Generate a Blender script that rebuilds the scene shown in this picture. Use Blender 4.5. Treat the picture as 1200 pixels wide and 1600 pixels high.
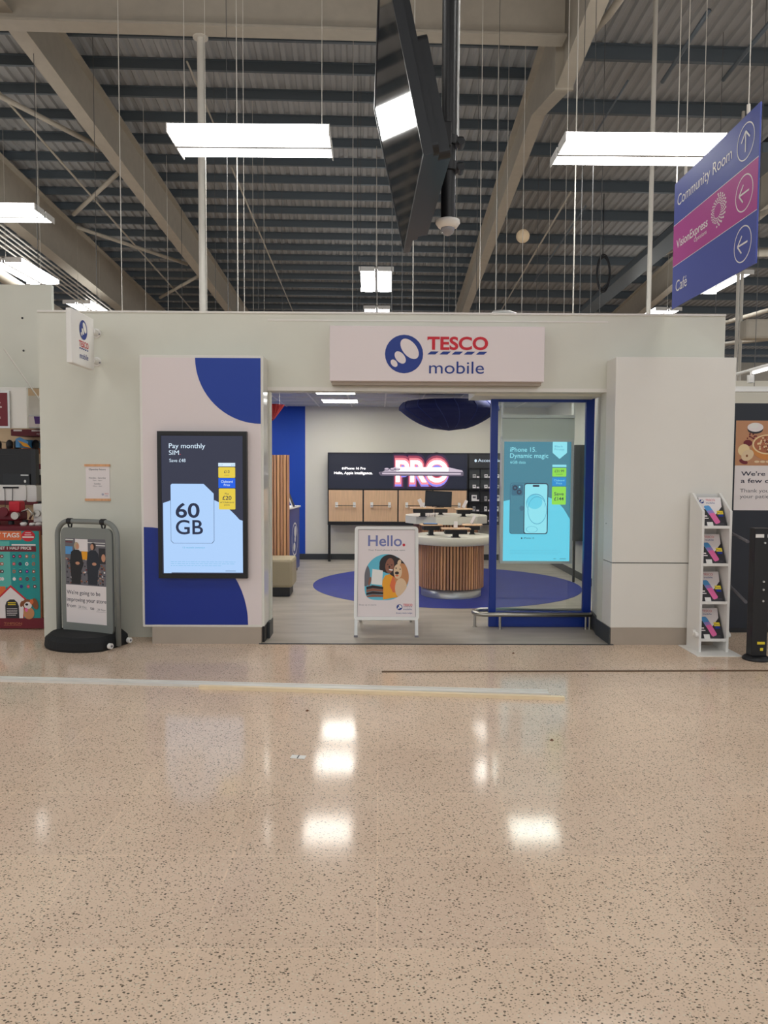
import bpy, bmesh, math, random
from math import sin, cos, radians, pi
from mathutils import Vector, Matrix
random.seed(7)
scene = bpy.context.scene
for o in list(bpy.data.objects): bpy.data.objects.remove(o)

# ------------------------------------------------------------------ camera, world, exposure
F = 1160.0
YAW, PITCH, ROLL = radians(0.4), radians(3.16), radians(0.26)
EYE = Vector((0, 0, 1.65))
FW = Vector((sin(YAW)*cos(PITCH), cos(YAW)*cos(PITCH), -sin(PITCH)))
_rt = Vector((cos(YAW), -sin(YAW), 0)); _up = _rt.cross(FW)
RT = _rt*cos(ROLL) + _up*sin(ROLL); UP = -_rt*sin(ROLL) + _up*cos(ROLL)
cd = bpy.data.cameras.new('camera'); cam = bpy.data.objects.new('camera', cd)
scene.collection.objects.link(cam)
cam.matrix_world = Matrix(((RT.x, UP.x, -FW.x, EYE.x), (RT.y, UP.y, -FW.y, EYE.y), (RT.z, UP.z, -FW.z, EYE.z), (0, 0, 0, 1)))
cd.sensor_fit = 'VERTICAL'; cd.sensor_height = 24; cd.lens = 24*F/1600; cd.clip_end = 200
scene.camera = cam
scene.view_settings.view_transform = 'Standard'; scene.view_settings.look = 'None'
scene.view_settings.gamma = 1; scene.view_settings.use_curve_mapping = False
scene.view_settings.exposure = 0.22
LAMP = 11.5            # strength of the twin tube fittings
PANEL = 16.0           # strength of the shop's ceiling light panels
world = bpy.data.worlds.new('world'); scene.world = world; world.use_nodes = True
world.node_tree.nodes['Background'].inputs[0].default_value = (0.95, 0.97, 1.0, 1)
world.node_tree.nodes['Background'].inputs[1].default_value = 0.6

def ray(x, y): return FW + RT*((x-600)/F) - UP*((y-800)/F)
def at(x, y, Y): r = ray(x, y); return EYE + r*(Y/r.y)           # point of the photo at distance Y
def atz(x, y, Z=0.0): r = ray(x, y); return EYE + r*((Z-1.65)/r.z)

# ------------------------------------------------------------------ materials
def lin(c): c /= 255.0; return c/12.92 if c <= .04045 else ((c+.055)/1.055)**2.4
def col(c): return (lin(c[0]), lin(c[1]), lin(c[2]), 1)
MATS = {}
def mat(name, c, rough=.5, metal=0., spec=.5, emit=0.):
    m = bpy.data.materials.new(name); m.use_nodes = True
    b = m.node_tree.nodes['Principled BSDF']
    b.inputs['Base Color'].default_value = col(c) if not emit else (0.01, .01, .01, 1)
    b.inputs['Roughness'].default_value = rough; b.inputs['Metallic'].default_value = metal
    b.inputs['Specular IOR Level'].default_value = spec
    if emit:
        b.inputs['Emission Color'].default_value = col(c); b.inputs['Emission Strength'].default_value = emit*(.87 if name.startswith('s_') else 1)
    MATS[name] = m
    return m
def nodes(name): m = MATS[name]; return m.node_tree, m.node_tree.nodes, m.node_tree.links, m.node_tree.nodes['Principled BSDF']
def bumpy(name, scale, strength, vary=.0, stretch=(1, 1, 1)):
    nt, n, l, b = nodes(name)
    tc = n.new('ShaderNodeTexCoord'); mp = n.new('ShaderNodeMapping'); mp.inputs['Scale'].default_value = stretch
    no = n.new('ShaderNodeTexNoise'); no.inputs['Scale'].default_value = scale; no.inputs['Detail'].default_value = 5
    l.new(tc.outputs['Object'], mp.inputs[0]); l.new(mp.outputs[0], no.inputs['Vector'])
    if strength:
        bp = n.new('ShaderNodeBump'); bp.inputs['Strength'].default_value = strength; bp.inputs['Distance'].default_value = .01
        l.new(no.outputs['Fac'], bp.inputs['Height']); l.new(bp.outputs[0], b.inputs['Normal'])
    if vary:
        c0 = b.inputs['Base Color'].default_value[:]
        rp = n.new('ShaderNodeValToRGB')
        rp.color_ramp.elements[0].position = .3; rp.color_ramp.elements[1].position = .7
        rp.color_ramp.elements[0].color = tuple(v*(1-vary) for v in c0[:3])+(1,)
        rp.color_ramp.elements[1].color = tuple(min(1, v*(1+vary)) for v in c0[:3])+(1,)
        l.new(no.outputs['Fac'], rp.inputs[0]); l.new(rp.outputs[0], b.inputs['Base Color'])
mat('wall_white', (220, 220, 208), .55); bumpy('wall_white', 3, .03, .02)
mat('panel_white', (232, 229, 222), .45); bumpy('panel_white', 2, .02, .015)
mat('panel_pink', (233, 222, 222), .45)
mat('gloss_white', (230, 228, 220), .12)
mat('plinth_beige', (176, 164, 150), .5); bumpy('plinth_beige', 5, .03, .03)
mat('shop_wall', (226, 222, 208), .7)
mat('blue', (16, 60, 162), .45)
mat('deep_blue', (14, 48, 148), .4)
mat('frame_blue', (10, 50, 142), .35)
mat('accent_blue', (14, 72, 180), .6)
mat('logo_blue', (30, 58, 140), .5)
mat('ink', (38, 42, 66), .6)
mat('ink_grey', (110, 108, 115), .6)
mat('red', (205, 30, 50), .5)
mat('paper', (238, 230, 230), .45)
mat('white', (238, 236, 232), .5)
mat('black', (22, 23, 27), .4); mat('charcoal', (50, 52, 56), .5)
mat('rubber', (26, 27, 29), .75); bumpy('rubber', 60, .2)
mat('dark_skirting', (58, 62, 64), .5)
mat('steel', (190, 186, 178), .28, 1.0); mat('satin_alu', (200, 200, 198), .35, .8)
mat('alu_white', (226, 224, 220), .3, .2)
mat('grey_frame', (132, 136, 132), .45, .1)
mat('navy_board', (30, 36, 48), .4); bumpy('navy_board', 4, .02, .06)
mat('fabric_navy', (16, 26, 78), .85); mat('fabric_navy_seam', (34, 48, 110), .8)
mat('fabric_red', (176, 44, 44), .8); mat('fabric_red_seam', (215, 90, 85), .8)
mat('bench_fabric', (178, 166, 138), .8); bumpy('bench_fabric', 90, .15)
mat('burgundy', (112, 22, 38), .5); mat('cream', (232, 206, 170), .7)
mat('teal', (30, 150, 150), .5); mat('teal_light', (90, 185, 175), .5); mat('orange', (225, 110, 60), .5); mat('brown', (140, 80, 45), .6)
mat('purple', (85, 50, 130), .5); mat('sign_blue', (78, 90, 168), .5, 0, .3); mat('magenta', (182, 72, 150), .5, 0, .3)
mat('skin', (205, 150, 120), .6); mat('dark_skin', (146, 94, 74), .6); mat('hair', (52, 42, 44), .7); mat('grey_hair', (190, 170, 140), .7)
mat('sky_paint', (96, 190, 215), .5); mat('yellow', (240, 165, 30), .5); mat('dog_fur', (225, 195, 160), .7); mat('dog_tan', (200, 140, 95), .7)
mat('print_dark', (42, 40, 46), .5); mat('pink_gloss', (235, 110, 170), .4); mat('phone_blue', (90, 160, 220), .4); mat('lilac', (160, 135, 205), .4); mat('label_yellow', (240, 215, 50), .5)
mat('photo_wood', (196, 142, 104), .5); mat('bowl', (214, 140, 72), .5); mat('cereal', (180, 110, 80), .7); mat('apple_flesh', (240, 214, 165), .5)
mat('beam_cream', (182, 174, 160), .55); bumpy('beam_cream', 6, .03, .05)
mat('purlin_grey', (96, 106, 114), .45, .2); mat('deck_grey', (166, 168, 170), .6); bumpy('deck_grey', 1.5, .0, .08)
mat('cable_light', (215, 210, 200), .5); mat('cable_dark', (95, 95, 95), .5)
mat('tile_grey', (205, 207, 208), .8); bumpy('tile_grey', 40, .1, .04)
mat('oak', (222, 184, 146), .5); bumpy('oak', 6, .04, .10, (1, 1, 9) if False else (14, 1, .6))
mat('slat_wood', (200, 148, 112), .5); bumpy('slat_wood', 5, .04, .16, (9, 9, .6))
mat('slat_light', (228, 172, 124), .5); bumpy('slat_light', 5, .04, .14, (9, 9, .6))
mat('slat_back', (110, 72, 50), .7)
mat('counter_white', (222, 218, 202), .35)
mat('pine', (246, 226, 190), .55); bumpy('pine', 8, .05, .06, (.5, 12, 3))
mat('brown_strip', (110, 84, 62), .5)
mat('mat_blue', (36, 52, 138), .6); bumpy('mat_blue', 3, .02, .08)
mat('pod_blue', (60, 78, 150), .4); mat('hello_blue', (118, 124, 180), .5)
mat('tv_black', (12, 14, 18), .06, 0, .7); mat('tv_case', (28, 31, 36), .35)
mat('dome', (150, 150, 155), .05, .2)
# glowing materials: lamps, screens, accessories rack print
mat('lamp_glow', (255, 254, 250), emit=LAMP); mat('lamp_top', (255, 254, 250), emit=2.5); mat('panel_glow', (255, 252, 244), emit=PANEL)
mat('s_navy', (40, 44, 66), .2, emit=.95); mat('s_pale', (172, 206, 248), .2, emit=1.0); mat('s_text', (215, 235, 252), emit=1.0)
mat('s_ink', (22, 36, 66), emit=1.0); mat('s_yellow', (226, 200, 66), emit=1.0); mat('s_blue', (10, 92, 225), emit=1.0); mat('s_red', (200, 60, 70), emit=.8)
mat('s_teal', (62, 128, 150), emit=1.0); mat('s_cyan', (104, 212, 240), emit=1.0); mat('s_tealdark', (45, 100, 128), emit=1.0); mat('s_green', (150, 226, 66), emit=1.0)
mat('s_cyan_lite', (150, 232, 248), emit=1.0); mat('s_cyan_mid', (75, 170, 205), emit=1.0); mat('s_midblue', (10, 140, 215), emit=1.0)
mat('s_black', (20, 26, 46), emit=1.0); mat('s_halo0', (52, 34, 66), emit=1.0); mat('s_halo1', (150, 60, 85), emit=1.1); mat('s_halo2', (248, 130, 140), emit=1.3)
mat('s_halo3', (130, 130, 225), emit=1.2); mat('s_white', (255, 250, 250), emit=2.2); mat('s_silver', (205, 190, 205), emit=1.0); mat('s_silverdk', (100, 90, 108), emit=1.0)
mat('s_graphic', (70, 74, 76), emit=.35)

def terrazzo():
    m = bpy.data.materials.new('terrazzo'); m.use_nodes = True; MATS['terrazzo'] = m
    nt, n, l, b = nodes('terrazzo')
    tc = n.new('ShaderNodeTexCoord')
    def math_(op, a, b_=None):
        q = n.new('ShaderNodeMath'); q.operation = op
        for i, v in enumerate((a, b_)):
            if v is None: continue
            if isinstance(v, (int, float)): q.inputs[i].default_value = v
            else: l.new(v, q.inputs[i])
        return q.outputs[0]
    def mixc(f, a, b_):
        q = n.new('ShaderNodeMix'); q.data_type = 'RGBA'
        l.new(f, q.inputs[0])
        for i, v in ((6, a), (7, b_)):
            if isinstance(v, tuple): q.inputs[i].default_value = v
            else: l.new(v, q.inputs[i])
        return q.outputs[2]
    base = n.new('ShaderNodeTexNoise'); base.inputs['Scale'].default_value = 1.3; base.inputs['Detail'].default_value = 4
    l.new(tc.outputs['Object'], base.inputs['Vector'])
    rp = n.new('ShaderNodeValToRGB'); rp.color_ramp.elements[0].position = .3; rp.color_ramp.elements[1].position = .72
    rp.color_ramp.elements[0].color = col((230, 204, 179)); rp.color_ramp.elements[1].color = col((240, 216, 192))
    l.new(base.outputs['Fac'], rp.inputs[0]); cur = rp.outputs[0]
    # fine aggregate
    fn = n.new('ShaderNodeTexNoise'); fn.inputs['Scale'].default_value = 130; fn.inputs['Detail'].default_value = 2
    l.new(tc.outputs['Object'], fn.inputs['Vector'])
    cur = mixc(math_('MULTIPLY', math_('GREATER_THAN', fn.outputs['Fac'], .6), .25), cur, col((188, 160, 136)))
    # tiles: slight tone per tile
    bk = n.new('ShaderNodeTexBrick'); bk.offset = 0; bk.inputs['Scale'].default_value = 1; bk.inputs['Brick Width'].default_value = .62; bk.inputs['Row Height'].default_value = .62
    bk.inputs['Mortar Size'].default_value = .0035; bk.inputs['Color1'].default_value = (1, 1, 1, 1); bk.inputs['Color2'].default_value = (.93, .92, .93, 1)
    bk.inputs['Mortar'].default_value = (1.05, 1.05, 1.05, 1)
    l.new(tc.outputs['Object'], bk.inputs['Vector'])
    mu = n.new('ShaderNodeMix'); mu.data_type = 'RGBA'; mu.blend_type = 'MULTIPLY'; mu.inputs[0].default_value = 1
    l.new(cur, mu.inputs[6]); l.new(bk.outputs['Color'], mu.inputs[7]); cur = mu.outputs[2]
    # chips
    for sc, thr, rnd, c in ((95, .24, .72, (150, 130, 108)), (64, .24, .80, (104, 92, 74)), (46, .22, .90, (72, 66, 56)), (60, .25, .85, (232, 218, 196)), (36, .17, .94, (70, 60, 48))):
        mp = n.new('ShaderNodeMapping'); mp.inputs['Location'].default_value = (sc*.37, sc*.11, 0); mp.inputs['Rotation'].default_value = (0, 0, sc); mp.inputs['Scale'].default_value = (1, 1.35, 1)
        l.new(tc.outputs['Object'], mp.inputs[0])
        v = n.new('ShaderNodeTexVoronoi'); v.voronoi_dimensions = '2D'; v.inputs['Scale'].default_value = sc
        l.new(mp.outputs[0], v.inputs['Vector'])
        sp = n.new('ShaderNodeSeparateColor'); l.new(v.outputs['Color'], sp.inputs[0])
        f = math_('MULTIPLY', math_('LESS_THAN', v.outputs['Distance'], thr), math_('GREATER_THAN', sp.outputs[0], rnd))
        cur = mixc(math_('MULTIPLY', f, .85), cur, col(c))
    l.new(cur, b.inputs['Base Color'])
    rn = n.new('ShaderNodeTexNoise'); rn.inputs['Scale'].default_value = 2.2; l.new(tc.outputs['Object'], rn.inputs['Vector'])
    r2 = n.new('ShaderNodeMapRange'); r2.inputs['To Min'].default_value = .08; r2.inputs['To Max'].default_value = .13; l.new(rn.outputs['Fac'], r2.inputs[0])
    l.new(r2.outputs[0], b.inputs['Roughness']); b.inputs['Specular IOR Level'].default_value = .16
terrazzo()
def vinyl():
    mat('vinyl', (172, 164, 152), .38); nt, n, l, b = nodes('vinyl')
    tc = n.new('ShaderNodeTexCoord'); mp = n.new('ShaderNodeMapping'); mp.inputs['Scale'].default_value = (.8, 3.2, 1)
    no = n.new('ShaderNodeTexNoise'); no.inputs['Scale'].default_value = 1.6; no.inputs['Detail'].default_value = 6
    rp = n.new('ShaderNodeValToRGB'); rp.color_ramp.elements[0].position = .3; rp.color_ramp.elements[1].position = .7
    rp.color_ramp.elements[0].color = col((156, 148, 136)); rp.color_ramp.elements[1].color = col((184, 175, 163))
    l.new(tc.outputs['Object'], mp.inputs[0]); l.new(mp.outputs[0], no.inputs['Vector']); l.new(no.outputs['Fac'], rp.inputs[0]); l.new(rp.outputs[0], b.inputs['Base Color'])
vinyl()
def glass(name, tint=(.93, .97, .96, 1)):
    m = bpy.data.materials.new(name); m.use_nodes = True; MATS[name] = m
    nt = m.node_tree; n = nt.nodes; n.clear(); l = nt.links
    o = n.new('ShaderNodeOutputMaterial'); mx = n.new('ShaderNodeMixShader'); fr = n.new('ShaderNodeFresnel'); fr.inputs[0].default_value = 1.5
    t = n.new('ShaderNodeBsdfTransparent'); t.inputs[0].default_value = tint; g = n.new('ShaderNodeBsdfGlossy'); g.inputs['Roughness'].default_value = .02
    l.new(fr.outputs[0], mx.inputs[0]); l.new(t.outputs[0], mx.inputs[1]); l.new(g.outputs[0], mx.inputs[2]); l.new(mx.outputs[0], o.inputs[0])
glass('glass'); glass('clear_acrylic', (.97, .98, .98, 1))

# ------------------------------------------------------------------ mesh helpers
ORG = {}
def link(o): scene.collection.objects.link(o); return o
class MB:
    def __init__(s): s.v = []; s.f = []; s.m = []; s.sm = []; s.mats = []
    def mi(s, m):
        if m not in s.mats: s.mats.append(m)
        return s.mats.index(m)
    def add(s, vs, fs, m, smooth=False):
        k = len(s.v); s.v += [Vector(p) for p in vs]; i = s.mi(m)
        for f in fs: s.f.append([k+q for q in f]); s.m.append(i); s.sm.append(smooth)
    def box(s, c, d, m, M=None, bev=0.):
        x, y, z = d[0]/2, d[1]/2, d[2]/2
        if bev:
            b = bmesh.new(); bmesh.ops.create_cube(b, size=1)
            for v in b.verts: v.co = Vector((v.co.x*d[0], v.co.y*d[1], v.co.z*d[2]))
            bmesh.ops.bevel(b, geom=b.edges[:], offset=bev, segments=2, affect='EDGES', profile=.5)
            b.verts.index_update(); vs = [v.co.copy() for v in b.verts]; fs = [[v.index for v in f.verts] for f in b.faces]; b.free()
        else:
            vs = [Vector((a*x, b*y, c_*z)) for c_ in (-1, 1) for b in (-1, 1) for a in (-1, 1)]
            fs = [(0, 2, 3, 1), (4, 5, 7, 6), (0, 1, 5, 4), (2, 6, 7, 3), (0, 4, 6, 2), (1, 3, 7, 5)]
        if M is not None: vs = [M @ v for v in vs]
        c = Vector(c); s.add([v+c for v in vs], fs, m); return s
    def b2(s, x0, x1, y0, y1, z0, z1, m, bev=0.):
        return s.box(((x0+x1)/2, (y0+y1)/2, (z0+z1)/2), (abs(x1-x0), abs(y1-y0), abs(z1-z0)), m, None, bev)
    def cyl(s, p, q, r, m, n=16, r2=None, caps=True):
        p, q = Vector(p), Vector(q); r2 = r if r2 is None else r2
        d = (q-p).normalized(); a = d.orthogonal().normalized(); b = d.cross(a)
        vs = [p+(a*cos(2*pi*i/n)+b*sin(2*pi*i/n))*r for i in range(n)]+[q+(a*cos(2*pi*i/n)+b*sin(2*pi*i/n))*r2 for i in range(n)]
        s.add(vs, [(i, (i+1) % n, n+(i+1) % n, n+i) for i in range(n)], m, True)
        if caps:
            s.add(vs[:n], [tuple(range(n))[::-1]], m); s.add(vs[n:], [tuple(range(n))], m)
        return s
    def tube(s, pts, r, m, n=8, closed=False):
        pts = [Vector(p) for p in pts]; N = len(pts); vs = []; up = None
        for i, p in enumerate(pts):
            t = ((pts[(i+1) % N] if (closed or i < N-1) else p)-(pts[i-1] if (closed or i) else p)).normalized()
            if up is None: up = t.orthogonal().normalized()
            up = (up-t*up.dot(t)).normalized(); w = t.cross(up)
            vs += [p+(up*cos(2*pi*k/n)+w*sin(2*pi*k/n))*r for k in range(n)]
        fs = [(i*n+k, i*n+(k+1) % n, ((i+1) % N)*n+(k+1) % n, ((i+1) % N)*n+k) for i in range(N if closed else N-1) for k in range(n)]
        if not closed: fs += [tuple(range(n))[::-1], tuple(range((N-1)*n, N*n))]
        s.add(vs, fs, m, True); return s
    def lathe(s, c, prof, m, n=32, smooth=True):
        c = Vector(c); vs = [c+Vector((r*cos(2*pi*i/n), r*sin(2*pi*i/n), z)) for r, z in prof for i in range(n)]
        s.add(vs, [(j*n+i, j*n+(i+1) % n, (j+1)*n+(i+1) % n, (j+1)*n+i) for j in range(len(prof)-1) for i in range(n)], m, smooth)
        return s
    def prism(s, pts, vec, m, smooth=False):
        pts = [Vector(p) for p in pts]; vec = Vector(vec); n = len(pts)
        s.add(pts+[p+vec for p in pts], [tuple(range(n)), tuple(range(n, 2*n))[::-1]]+[(i, n+i, n+(i+1) % n, (i+1) % n) for i in range(n)], m, smooth); return s
    def build(s, name, parent=None, local=False, base=None):
        me = bpy.data.meshes.new(name)
        if parent is not None: org = Vector((0, 0, 0)) if local else ORG.get(parent.name, Vector((0, 0, 0)))
        elif base is not None: org = Vector(base)
        else:
            xs = [v.x for v in s.v]; ys = [v.y for v in s.v]; zs = [v.z for v in s.v]
            org = Vector(((min(xs)+max(xs))/2, (min(ys)+max(ys))/2, min(zs)))
        me.from_pydata([v-org for v in s.v], [], s.f)
        for m in s.mats: me.materials.append(MATS[m])
        for p, i, sm in zip(me.polygons, s.m, s.sm): p.material_index = i; p.use_smooth = sm
        b = bmesh.new(); b.from_mesh(me); bmesh.ops.recalc_face_normals(b, faces=b.faces); b.to_mesh(me); b.free()
        me.update()
        o = link(bpy.data.objects.new(name, me))
        if parent is not None: o.parent = parent; ORG[o.name] = org
        else: o.location = org; ORG[o.name] = org
        return o

_tc = {}
def glyphs(s, off):
    k = (s, off)
    if k not in _tc:
        cu = bpy.data.curves.new('t', 'FONT'); cu.body = s; cu.offset = off; cu.size = 1; cu.resolution_u = 5
        ob = bpy.data.objects.new('t', cu); link(ob)
        dg = bpy.context.evaluated_depsgraph_get(); dg.update()
        me = bpy.data.meshes.new_from_object(ob.evaluated_get(dg))
        _tc[k] = ([v.co.copy() for v in me.vertices], [tuple(p.vertices) for p in me.polygons])
        bpy.data.objects.remove(ob); bpy.data.meshes.remove(me); bpy.data.curves.remove(cu)
    return _tc[k]
CAP = max(v.y for v in glyphs('H', 0)[0])

class Pane:
    """a flat board: o = world point of board coordinate (a0,b0); b runs DOWN; su, sv metres per unit"""
    def __init__(s, mb, o, a0, b0, su, sv, u=(1, 0, 0), v=(0, 0, 1)):
        s.mb = mb; s.o = Vector(o); s.a0 = a0; s.b0 = b0; s.su = su; s.sv = sv; s.u = Vector(u).normalized(); s.v = Vector(v).normalized(); s.n = s.u.cross(s.v)
    def p(s, a, b, h=0): return s.o+s.u*((a-s.a0)*s.su)+s.v*((s.b0-b)*s.sv)+s.n*h
    def poly(s, pts, m, h=.002): s.mb.add([s.p(a, b, h) for a, b in pts], [tuple(range(len(pts)))], m)
    def rect(s, x0, y0, x1, y1, m, h=.002): s.poly([(x0, y0), (x0, y1), (x1, y1), (x1, y0)], m, h)
    def slab(s, x0, y0, x1, y1, m, h0, h1):
        P = [s.p(a, b, h0) for a, b in ((x0, y0), (x0, y1), (x1, y1), (x1, y0))]; s.mb.prism(P, s.n*(h1-h0), m)
    def rslab(s, x0, y0, x1, y1, r, m, h0, h1): P = [s.p(a, b, h0) for a, b in s.rr(x0, y0, x1, y1, r)]; s.mb.prism(P, s.n*(h1-h0), m)
    def rr(s, x0, y0, x1, y1, r, k=6):
        o = []
        rb = r*s.su/s.sv
        for cx, cy, t in ((x1-r, y0+rb, -90), (x1-r, y1-rb, 0), (x0+r, y1-rb, 90), (x0+r, y0+rb, 180)):
            for i in range(k+1): a = radians(t+90*i/k); o.append((cx+r*cos(a), cy+rb*sin(a)))
        return o
    def rrect(s, x0, y0, x1, y1, r, m, h=.002): s.poly(s.rr(x0, y0, x1, y1, r), m, h)
    def frame(s, x0, y0, x1, y1, w, m, h0, h1, wb=None):
        wb = wb or w*s.su/s.sv
        s.slab(x0, y0, x1, y0+wb, m, h0, h1); s.slab(x0, y1-wb, x1, y1, m, h0, h1); s.slab(x0, y0+wb, x0+w, y1-wb, m, h0, h1); s.slab(x1-w, y0+wb, x1, y1-wb, m, h0, h1)
    def ell(s, cx, cy, ra, rb, m, h=.002, rot=0, n=28, a0=0, a1=360):
        o = []
        for i in range(n if a1-a0 == 360 else n+1):
            t = radians(a0+(a1-a0)*i/n); x, y = ra*cos(t), rb*sin(t); r = radians(rot); o.append((cx+x*cos(r)-y*sin(r), cy+x*sin(r)+y*cos(r)))
        if a1-a0 != 360: o.append((cx, cy))
        s.poly(o, m, h)
    def ring(s, cx, cy, ra, rb, w, m, h=.003, n=40):
        q = [(cx+ra*k*cos(2*pi*i/n), cy+rb*k*sin(2*pi*i/n)) for k in (1, 1-w) for i in range(n)]
        s.mb.add([s.p(a, b, h) for a, b in q], [(i, (i+1) % n, n+(i+1) % n, n+i) for i in range(n)], m)
    def line(s, x0, y0, x1, y1, w, m, h=.003):
        dx, dy = (x1-x0)*s.su, (y1-y0)*s.sv; L = math.hypot(dx, dy); nx, ny = -dy/L*w/2, dx/L*w/2
        s.poly([(x0+nx, y0+ny*s.su/s.sv), (x1+nx, y1+ny*s.su/s.sv), (x1-nx, y1-ny*s.su/s.sv), (x0-nx, y0-ny*s.su/s.sv)], m, h)
    def text(s, t, x, y, cap, m, w=None, h=.003, bold=0., align='l'):
        vs, fs = glyphs(t, bold)
        if not vs: return
        x0 = min(v.x for v in vs); x1 = max(v.x for v in vs); k = cap/CAP
        kx = k*s.sv/s.su if w is None else w/(x1-x0)
        W = (x1-x0)*kx; sx = x-x0*kx-(0 if align == 'l' else W/2 if align == 'c' else W)
        s.mb.add([s.p(sx+v.x*kx, y-v.y*k, h) for v in vs], fs, m)
    def logo(s, cx, cy, r, m='logo_blue', w='white', h=.003):
        rb = r*s.su/s.sv
        s.ell(cx, cy, r, rb, m, h)
        q = s.su/s.sv
        for dx, dy, a, b in ((.29, -.27, .62, .36), (-.2, .18, .37, .23), (-.52, .48, .22, .15)):
            o = []
            for i in range(24):
                t = 2*pi*i/24; X, Y = a*r*cos(t), b*r*sin(t); R_ = radians(50); o.append((cx+dx*r+X*cos(R_)-Y*sin(R_), cy+(dy*r+X*sin(R_)+Y*cos(R_))*q))
            s.poly(o, w, h+.0015)
    def tesco(s, x0, x1, yb, cap, h=.003, bold=.02, red='red', blue='logo_blue'):
        """the red word with the five slanted dashes under it"""
        s.text('TESCO', x0, yb, cap, red, x1-x0, h, bold)
        W = (x1-x0)/5; 
        # small slab serifs on the T and E
        sw = W*.10
        s.poly([(x0, yb-cap), (x0, yb-cap*.72), (x0+sw, yb-cap*.80), (x0+sw, yb-cap)], red, h+.0002)
        for i in range(5):
            a = x0+W*i; s.poly([(a+W*.28, yb+cap*.18), (a, yb+cap*.42), (a+W*.66, yb+cap*.42), (a+W*.94, yb+cap*.18)], blue, h)
    def lines(s, x0, y0, x1, n, dy, t, m, h=.003, seed=1):
        r = random.Random(seed)
        for i in range(n):
            x = x0; y = y0+i*dy; e = x1-(x1-x0)*(.25*r.random() if i == n-1 else .03*r.random())
            while x < e:
                w = (x1-x0)*(.02+.05*r.random()); s.rect(x, y, min(e, x+w), y+t, m, h); x += w+(x1-x0)*.012
def pane_y(mb, x0, y0, Y, dy=0.):
    return Pane(mb, at(x0, y0, Y)+Vector((0, -dy, 0)), x0, y0, Y/F, Y/F)

def tag(o, label=None, cat=None, group=None, kind=None):
    if label: o['label'] = label
    if cat: o['category'] = cat
    if group: o['group'] = group
    if kind: o['kind'] = kind
    return o
def thing(name, label, cat, loc, rz=0, group=None):
    o = link(bpy.data.objects.new(name, None)); o.location = loc; o.rotation_euler = (0, 0, rz); o.empty_display_size = .1
    ORG[o.name] = Vector(loc); return tag(o, label, cat, group)
def struct(mb, name): return tag(mb.build(name, base=(0, 0, 0)), kind='structure')
KIDS = {}
def dup(root, loc, label=None, group=None, rz=None):
    def cp(o, par):
        c = o.copy(); link(c)
        if par is not None: c.parent = par
        for ch in [q for q in bpy.data.objects if q.parent == o and q.name != c.name and q.get('_d') is None]: todo.append((ch, c))
        return c
    r = root.copy(); link(r); r.location = loc
    if rz is not None: r.rotation_euler = (0, 0, rz)
    if label: r['label'] = label
    if group: r['group'] = group
    lvl = [(root, r)]
    while lvl:
        nx = []
        for src, dst in lvl:
            for ch in list(src.children):
                c = ch.copy(); link(c); c.parent = dst; nx.append((ch, c))
        lvl = nx
    return r

# ------------------------------------------------------------------ setting: floors, shop shell
b = MB(); b.add([(-22, -16, 0), (22, -16, 0), (22, 34, 0), (-22, 34, 0)], [(0, 1, 2, 3)], 'terrazzo'); struct(b, 'floor')
WF, WB = 7.28, 7.45          # front wall
BX = 7.0                     # face of the protruding boxes and threshold
XL, XR, ZT, ZH = -3.30, 3.36, 3.165, 2.425
OL, OR = -1.085, 2.215       # opening
YB, SX0, SX1, ZC = 13.75, -3.1, 3.09, 2.83
b = MB(); b.b2(OL-.05, OR+.03, BX, WB, .0, .004, 'vinyl'); b.b2(SX0, SX1, WB, YB, .0, .004, 'vinyl'); struct(b, 'floor')
b = MB(); b.b2(OL-.05, OR+.03, BX-.012, BX+.004, 0, .007, 'charcoal'); struct(b, 'trim_1')
b = MB()
b.b2(XL, OL, WF, WB, 0, ZT, 'wall_white'); b.b2(OR, XR, WF, WB, 0, ZT, 'wall_white'); b.b2(OL, OR, WF, WB, ZH, ZT, 'wall_white')
b.b2(.95, OR, WB, 7.95, ZH-.02, ZC+.02, 'wall_white')
struct(b, 'wall_front')
b = MB(); b.b2(XL, XR, WF-.012, WB+.01, ZT-.0, ZT+.018, 'panel_white'); struct(b, 'trim_2')
b = MB(); b.b2(OL, OR, WF-.006, WF, ZH, ZH+.035, 'panel_white'); b.b2(OL, OR, WF-.006, WF, ZT-.07, ZT-.055, 'panel_white'); struct(b, 'trim_3')
b = MB(); xs = at(477, 750, YB).x
b.b2(SX0, xs, YB, YB+.1, 0, ZC, 'accent_blue'); b.b2(xs, SX1, YB, YB+.1, 0, ZC, 'shop_wall'); struct(b, 'wall_back')
b = MB(); b.b2(SX1, SX1+.1, WB, YB+.1, 0, ZC+.1, 'shop_wall'); struct(b, 'wall_right')
b = MB(); b.b2(SX0-.05, SX0, WB, YB+.1, 0, ZC+.1, 'accent_blue'); b.b2(SX0-.1, SX0-.05, WB, YB+.1, 0, ZC+.1, 'wall_white'); struct(b, 'wall_left')
b = MB(); b.b2(SX0, SX1, YB-.02, YB, 0, .11, 'dark_skirting', .004); struct(b, 'baseboard_back')
b = MB(); b.b2(SX1-.02, SX1, 7.95, YB-.02, 0, .11, 'dark_skirting', .004); struct(b, 'baseboard_right')
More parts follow.
